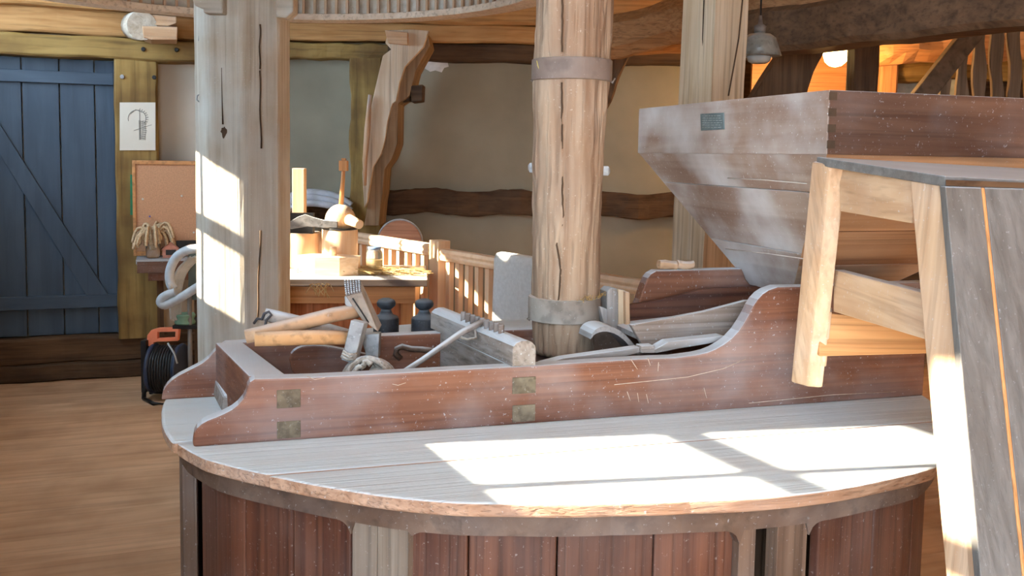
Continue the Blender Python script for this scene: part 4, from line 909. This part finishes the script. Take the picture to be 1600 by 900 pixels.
# items on it
def stand_on(x, y, z=TZ): return on(x, y, z)
def px2m(n_, Y): return n_*Y/F
ms1 = thing('model_millstone', 'small orange pine drum with a square post and iron arc on the display table', 'model', (0, 0, 0))
Y1_ = 5.08; c1 = at(474, 400, Y1_); c1[2] = TZ+.001; zt1 = at(474, 363, Y1_)[2]
ROOT[ms1.name] = (c1.copy(), 0); ms1.location = c1
mk('drum', MB().lathe([(.095, 0), (.098, .004), (.098, zt1-TZ-.004), (.095, zt1-TZ)], c1, 40), NEWP('z'), ms1)
q = at(468, 350, Y1_)
mk('square_post', MB().box(q[0]-.032, q[0]+.032, Y1_-.03, Y1_+.03, zt1, at(468, 263, Y1_)[2]), NEWP('z'), ms1, bevel=.003)
mk('black_block', MB().box(at(452, 335, 5.0)[0], at(489, 335, 5.0)[0], 5.0, 5.045, zt1, at(470, 333, 5.0)[2]), BLK, ms1)
ar = [(440, 356), (452, 347), (465, 339), (476, 335), (490, 340), (505, 344), (527, 346), (527, 356), (505, 356), (480, 354), (455, 358)]
mk('iron_arc', MB().prism([at(x, y, 4.93) for x, y in ar], (0, .02, 0)), wood('arc_iron', (.12, .12, .13), (.2, .2, .21), (.1, .1, .1), '-', dust=.8, dustc=(.6, .6, .62)), ms1, bevel=.002)
ms2 = thing('model_millstone', 'small orange pine drum with a dome and upright stick on the display table', 'model', (0, 0, 0))
Y2_ = 5.02; c2 = at(531, 400, Y2_); c2[2] = TZ+.001; zt2 = at(531, 358, Y2_)[2]
ROOT[ms2.name] = (c2.copy(), 0); ms2.location = c2
mk('drum', MB().lathe([(.092, 0), (.094, .004), (.094, zt2-TZ-.004), (.091, zt2-TZ)], c2, 40), NEWP('z'), ms2)
mk('lid', MB().lathe([(.096, zt2-TZ), (.096, zt2-TZ+.008)], c2, 40), BLK, ms2)
zd = zt2-TZ+.008; zh = at(533, 319, Y2_)[2]-TZ
dm = at(532, 340, Y2_); dm = np.array([dm[0], Y2_, TZ])
mk('dome', MB().lathe([(.075, zd), (.082, zd+.035)]+[(.082*math.cos(t), zd+.035+(zh-zd-.035)*math.sin(t)) for t in np.linspace(.2, 1.45, 8)], dm, 36), wood('dome_wood', (.58, .38, .22), (.72, .54, .36), (.46, .28, .14), 'z', dust=.5, dustc=(.6, .58, .56)), ms2)
mk('spout', MB().tube([at(545, 343, 4.95), at(562, 351, 4.88)], [.028, .024], 16), NEWP('-'), ms2)
mk('spout_tip', MB().tube([at(552, 348, 4.90), at(561, 351, 4.86)], [.02, .02], 16), NEWP('-'), ms2)
mk('stick', MB().tube([at(533, 321, Y2_), at(537, 262, Y2_)], [.013, .010], 10), ORNG('z'), ms2)
q = at(537, 257, Y2_); mk('stick_block', MB().box(q[0]-.022, q[0]+.022, Y2_-.02, Y2_+.02, at(537, 267, Y2_)[2], at(537, 251, Y2_)[2]).box(q[0]-.011, q[0]+.011, Y2_-.01, Y2_+.01, at(537, 251, Y2_)[2], at(537, 247, Y2_)[2]), ORNG('z'), ms2, bevel=.002)
# low open hexagonal box with flat lid and knob
hb = thing('low_wooden_box', 'low pale pine box with angled sides and knob before the two drums', 'box', (0, 0, 0))
cb2 = stand_on(506, 432); ROOT[hb.name] = (cb2.copy(), 0); hb.location = cb2
hz = .085
hexp = [(-.17, -.0), (-.05, -.08), (.075, -.085), (.16, -.03), (.16, .04), (.05, .10), (-.1, .10)]
m_ = MB()
hx_ = [(cb2[0]+a, cb2[1]+b+.1) for a, b in hexp]
for (a, b), (c, d) in zip(hx_, hx_[1:]+hx_[:1]):
    e1 = np.array([c-a, d-b]); nrm2 = np.array([-e1[1], e1[0]])/np.linalg.norm(e1)*.012
    mk('side', MB().hexa([(a, b, TZ), (c, d, TZ), (c+nrm2[0], d+nrm2[1], TZ), (a+nrm2[0], b+nrm2[1], TZ), (a, b, TZ+hz), (c, d, TZ+hz), (c+nrm2[0], d+nrm2[1], TZ+hz), (a+nrm2[0], b+nrm2[1], TZ+hz)]), NEWP('x'), hb)
mk('lid_board', MB().prism([(hx_[i][0], hx_[i][1], TZ+hz) for i in (0, 1, 2, 3, 4, 5, 6)], (0, 0, .008)), NEWP('x'), hb)
kq = at(527, 400, 4.93); mk('knob', MB().lathe([(.018, TZ+hz+.008), (.018, TZ+hz+.05), (.015, TZ+hz+.053)], (kq[0], cb2[1]+.12, 0), 16), NEWP('z'), hb)
# glass jar
jq = stand_on(585, 424); jr = px2m(13, jq[1]); jh = .125
jar = thing('glass_jar', 'clear glass jar with a blue lid on the table behind the straw', 'jar', tuple(jq), 0)
GLS = bpy.data.materials.new('jar_glass'); GLS.use_nodes = True; gb = GLS.node_tree.nodes['Principled BSDF']; gb.inputs['Base Color'].default_value = (.93, .95, .92, 1); gb.inputs['Roughness'].default_value = .08; gb.inputs['Transmission Weight'].default_value = .9; gb.inputs['IOR'].default_value = 1.35
jb = mk('body', MB().lathe([(jr*.9, .001), (jr, .008), (jr, jh*.78), (jr*.8, jh*.9), (jr*.72, jh*.95)], jq, 28), GLS, jar)
mk('filling', MB().lathe([(jr*.85, .006), (jr*.88, .012), (jr*.86, jh*.5)], jq, 20), STRAWM, jar)
mk('lid', MB().lathe([(jr*.78, jh*.94), (jr*.8, jh*.95), (jr*.8, jh*1.03), (jr*.7, jh*1.04)], jq, 24), plain('blue_lid', (.12, .19, .33), .4), jar)
# straw heap
stw = MB()
for i in range(420):
    x, y = random.uniform(468, 645), random.uniform(424, 440)
    if i < 120: x, y = random.uniform(480, 560), random.uniform(432, 443)
    if i > 380: x, y = random.uniform(455, 490), random.uniform(420, 435)
    z = TZ+random.uniform(.002, .03); p = on(x, y, TZ); a = random.gauss(0, .35)+(.1 if random.random() < .8 else 1.2); L_ = random.uniform(.03, .13); d = np.array([math.cos(a), math.sin(a), random.uniform(-.05, .05)])*L_
    p = np.array([min(p[0], -.52), max(p[1], 4.78), z]); md = p+d*.5+np.array([0, 0, random.uniform(-.002, .01)])
    q = p+d; q[2] = max(q[2], TZ+.002); stw.tube([p, md, q], .0017, 4, cap=False)
for i in range(16):   # ends hanging over the edge
    x = random.uniform(486, 515); p = on(x, 444, TZ+.005); p[1] += .02; stw.tube([p, p+np.array([random.uniform(-.02, .03), -.05, .0]), p+np.array([random.uniform(-.03, .05), -.065, -random.uniform(.02, .07)])], .0018, 4, cap=False)
mk('straw_heap', stw, STRAWM, kind='stuff', label='loose heap of straw and ears along the front of the table', cat='straw')
# pale curved bundle behind the stones
wb = thing('pale_tarpaulin', 'pale bluish rolled tarpaulin on the wall beam behind the model drums', 'tarpaulin', tuple(PB(500, 325, -.25)))
for i, (dy, m2) in enumerate(((0, .03), (8, .026), (16, .022))):
    mk('fold', MB().tube(smooth([tuple(PB(x, y+dy, -.18-i*.035)) for x, y in ((440, 322), (455, 306), (480, 301), (505, 303), (530, 309), (548, 322))], 2), m2, 12), plain('pale_tarp', (.46, .50, .58), .55), wb)

# ---------------------------------------------------------------- corner by the door: side table, cork board, corn, reel
sz = PA(260, 405, -.32)[2]
sx0, sx1 = px(213), px(330)
stt = thing('side_table', 'narrow side table with pale top and brown apron below the cork board', 'table', ((sx0+sx1)/2, VA-.2, 0), TA)
mk('table_top', MB().box(sx0, sx1, VA-.32, VA-.08, sz-.03, sz), wood('pale_top', (.30, .31, .33), (.40, .41, .44), (.25, .22, .2), 'x'), stt, bevel=.003)
mk('edge', MB().box(sx0+.006, sx1, VA-.326, VA-.3205, sz-.085, sz-.012), HOPD(), stt)
mk('apron', MB().box(sx0+.07, sx1-.03, VA-.29, VA-.12, sz-.14, sz-.031), RED(), stt)
for a in (sx0+.1, sx1-.14): mk('leg', MB().box(a+.02, a+.06, VA-.18, VA-.13, 0, sz-.031), DRKB('z'), stt)
ckb = thing('cork_board', 'framed cork notice board leaning on the wall above the side table', 'board', ((sx0+sx1)/2, VA-.12, sz), TA)
zc0, zc1 = sz+.004, PA(260, 251, -.1)[2]
mk('cork_sheet', MB().box(px(212), px(325), VA-.115, VA-.10, zc0+.02, zc1-.02), CORK, ckb)
for bx in ((px(208), px(213), zc0, zc1), (px(325), px(330), zc0, zc1), (px(213), px(325), zc1-.025, zc1), (px(213), px(325), zc0, zc0+.03)):
    mk('frame_strip', MB().box(bx[0], bx[1], VA-.125, VA-.10, bx[2], bx[3]), ORNG('-'), ckb, bevel=.002)
for x, y in ((223, 311), (284, 306), (303, 363)):
    mk('pin', MB().lathe([(.005, -.012), (.007, -.008), (.004, .006)], PA(x, y, -.12), 10, 1), WHITE, ckb)
mk('pin', MB().lathe([(.005, -.012), (.006, -.008), (.004, .006)], PA(234, 338, -.12), 10, 1), plain('blue_pin', (.1, .12, .5), .4), ckb)
mk('black_box', MB().box(px(274), px(305), VA-.16, VA-.13, sz, PA(290, 376, -.15)[2]), BLK, ang=TA, label='flat black box standing behind the small pink house on the side table', cat='box')
# corn bunch in a glass
cg = PA(239, 404, -.22); cg[2] = sz
cbn = thing('ear_bunch', 'drooping bunch of dried grain ears in a small glass on the side table', 'dried flowers', tuple(cg), TA)
mk('glass', MB().lathe([(.035, 0), (.042, .01), (.045, .09), (.041, .09)], cg, 24), GLS, cbn)
EAR = wood('grain_ear', (.50, .36, .22), (.70, .54, .36), (.4, .27, .15), '-', fine=120, bump=.8)
for i in range(34):
    a = random.uniform(0, 2*math.pi); rr = random.uniform(.05, .13); hh = random.uniform(.16, .235); dr = random.uniform(.05, .14)
    c, s = math.cos(a), math.sin(a)*.75
    pts = [cg+np.array([c*.01, s*.01, .05]), cg+np.array([c*rr*.35, s*rr*.35, hh*.9]), cg+np.array([c*rr*.75, s*rr*.75, hh]), cg+np.array([c*rr, s*rr, hh-dr*.45]), cg+np.array([c*rr*1.1, s*rr*1.1, hh-dr])]
    mk('ear', MB().tube(smooth([tuple(p) for p in pts], 1), [.003, .004, .006, .008, .010, .010, .010, .009, .006][:len(smooth([0, 1, 2, 3, 4], 0))+5][:10] if False else [.004+.006*min(1, t*1.6) for t in np.linspace(0, 1, len(smooth([tuple(p) for p in pts], 1)))], 6), EAR, cbn)
# pink house box
phs = thing('toy_house', 'small pink house-shaped box beside the bunch of grain ears', 'box', tuple(PA(266, 405, -.24)), TA)
Z0 = sz
def hp3(x, y): q = PA(x, y, -.24); return q
q0_ = hp3(254, 405); q1_ = hp3(279, 405)
w_ = q1_[0]-q0_[0]; hw_ = .06
PINK = plain('pink_card', (.58, .28, .22), .8, sc=30)
mk('body', MB().prism([(q0_[0], VA-.24, Z0), (q1_[0], VA-.24, Z0), (q1_[0], VA-.24, Z0+hw_), ((q0_[0]+q1_[0])/2, VA-.24, Z0+.092), (q0_[0], VA-.24, Z0+hw_)], (0, .07, 0)), PINK, phs, bevel=.002)
mk('sign', MB().box(q0_[0]+.02, q1_[0]-.015, VA-.244, VA-.24, Z0+.018, Z0+.052), BLK, phs)
mk('roof', MB().prism([(q0_[0]-.008, VA-.245, Z0+hw_-.006), ((q0_[0]+q1_[0])/2, VA-.245, Z0+.094), (q1_[0]+.008, VA-.245, Z0+hw_-.006), ((q0_[0]+q1_[0])/2, VA-.245, Z0+.104)], (0, .08, 0)), wood('roof_card', (.42, .2, .15), (.55, .3, .24), None, 'x'), phs)
mk('round_gourd', MB().lathe([(.002, 0), (.04, .006), (.058, .035), (.05, .065), (.02, .082), (.002, .084)], PA(300, 405, -.2)*[1, 1, 0]+np.array([0, 0, sz]), 24), plain('gourd', (.45, .30, .25), .7), ang=TA, label='round pinkish gourd on the side table near the octagonal shaft', cat='gourd')

# trolley with hose and cables
YH = 5.38
tro = thing('metal_rack', 'grey metal stand with dark panel left of the octagonal shaft', 'rack', (at(300, 560, YH)[0], YH+.12, 0))
mk('panel', MB().prism([at(x, y, YH+.06) for x, y in ((294, 396), (318, 394), (318, 470), (294, 468))], (0, .03, 0)), plain('dark_green_panel', (.08, .10, .09), .6), tro, bevel=.003)
for x, dy in ((296, 0), (322, 0), (296, .25), (322, .25)):
    t_ = at(x, 455, YH+.05+dy); mk('leg', MB().tube([(t_[0], YH+.05+dy, .0), (t_[0], YH+.05+dy, t_[2]+.02)], .013, 10), plain('leg_grey', (.22, .21, .2), .5, .4), tro)
zs_ = at(300, 505, YH+.1)[2]
mk('shelf', MB().box(at(277, 500, YH+.1)[0], at(326, 500, YH+.1)[0], YH+.02, YH+.3, zs_-.02, zs_), BLK, tro)
hs = thing('vacuum_hose', 'thick pale grey hose looped over the metal rack', 'hose', tuple(at(270, 480, YH-.05)))
mk('upper_loop', MB().tube(smooth([tuple(at(x, y, YH-.02)) for x, y in ((322, 387), (309, 388), (291, 391), (276, 400), (267, 416), (264, 432), (267, 446), (272, 452))], 2), .026, 14), GHOSE, hs)
mk('lower_loop', MB().tube(smooth([tuple(at(x, y, YH-.06)) for x, y in ((325, 440), (309, 448), (294, 458), (275, 469), (258, 478), (250, 474), (252, 466), (262, 460), (275, 456))], 2), .025, 14), GHOSE, hs)
wc = thing('cable_coil', 'coil of thin whitish cable hanging inside the grey hose loop', 'cable', tuple(at(280, 445, YH)))
for i in range(7):
    mk('cable_loop', MB().tube(smooth([tuple(at(x+i*2.4, y+random.uniform(-1.5, 1.5), YH+.02+i*.006)) for x, y in ((268, 500), (266, 470), (270, 440), (278, 420), (290, 408), (296, 402))], 2), .0085, 8), plain('cable_white', (.42, .43, .42), .6), wc)
mk('binding', MB().tube([at(264, 440, YH-.03), at(268, 452, YH-.06), at(272, 465, YH-.03)], .012, 8), ROPE, wc)
gc = at(289, 497, YH+.08); gc[2] = zs_
mk('green_spool', MB().lathe([(.055, 0), (.06, .01), (.05, .03), (.06, .05), (.055, .06)], gc, 24), plain('pale_green', (.16, .30, .22), .6), label='pale green spool on the shelf of the metal rack', cat='spool')

# cable reel
YR = 5.62
cr = thing('cable_reel', 'black extension cable reel with coral orange handle standing on the floor by the wall', 'cable reel', (at(258, 600, YR)[0], YR, 0))
rc_ = at(262, 573, YR); rr_ = .145; rc_[2] = .185
mk('side_disc', MB().lathe([(rr_, -.012), (rr_+.008, 0), (rr_, .012)], (at(241, 573, YR)[0], YR, .185), 32, 0), NAVY, cr)
mk('side_disc', MB().lathe([(rr_, -.012), (rr_+.008, 0), (rr_, .012)], (at(283, 573, YR)[0], YR, .185), 32, 0), NAVY, cr)
xa, xb = at(246, 573, YR)[0], at(279, 573, YR)[0]
for i in range(9):
    xx = xa+(xb-xa)*i/8
    mk('cable_turn', MB().tube([(xx+random.uniform(-.002, .002), YR+.132*math.cos(t), .185+.132*math.sin(t)) for t in np.linspace(0, 2*math.pi, 25)], .009, 6), BLK, cr)
mk('core', MB().lathe([(.125, xa-rc_[0]), (.125, xb-rc_[0])], rc_, 24, 0), BLK, cr)
xl = at(230, 570, YR)[0]
mk('frame', MB().tube(smooth([(xl, YR-.06, .012), (xl, YR-.03, .2), (xl, YR, .36), (xl, YR+.03, .2), (xl, YR+.06, .012)], 1), .014, 8).tube([(xl, YR-.06, .012), (xl+.1, YR-.17, .012), (xb, YR-.17, .012), (xb+.02, YR+.1, .012), (xl, YR+.1, .012)], .012, 8).box(xl-.014, xl+.016, YR-.06, YR+.06, .05, .36), BLK, cr)
zt3, zt4 = at(255, 514, YR)[2], at(255, 524, YR)[2]
hxs = [(229, 530), (232, 520), (243, 513), (280, 512), (278, 533), (246, 534), (243, 529), (240, 541), (230, 541)]
hole = [(247, 520), (274, 519), (272, 528), (247, 529)]
hm = MB()
for pg in ([(229, 541), (230, 524), (236, 516), (246, 513), (246, 534), (240, 535), (239, 541)], [(246, 513), (280, 512), (279, 518), (246, 519)], [(246, 529), (275, 527.5), (275, 533), (246, 534)], [(274, 518), (279.5, 517), (277.5, 533), (273, 533)]):
    hm.prism([at(x, y, YR-.02) for x, y in pg], (0, .035, 0))
mk('handle', hm, CORAL, cr, bevel=.002, label='coral orange handle')
mk('loose_cable', MB().tube([at(262, 536, YR-.15), at(272, 552, YR-.155), at(277, 568, YR-.155)], .006, 6), GHOSE, cr)
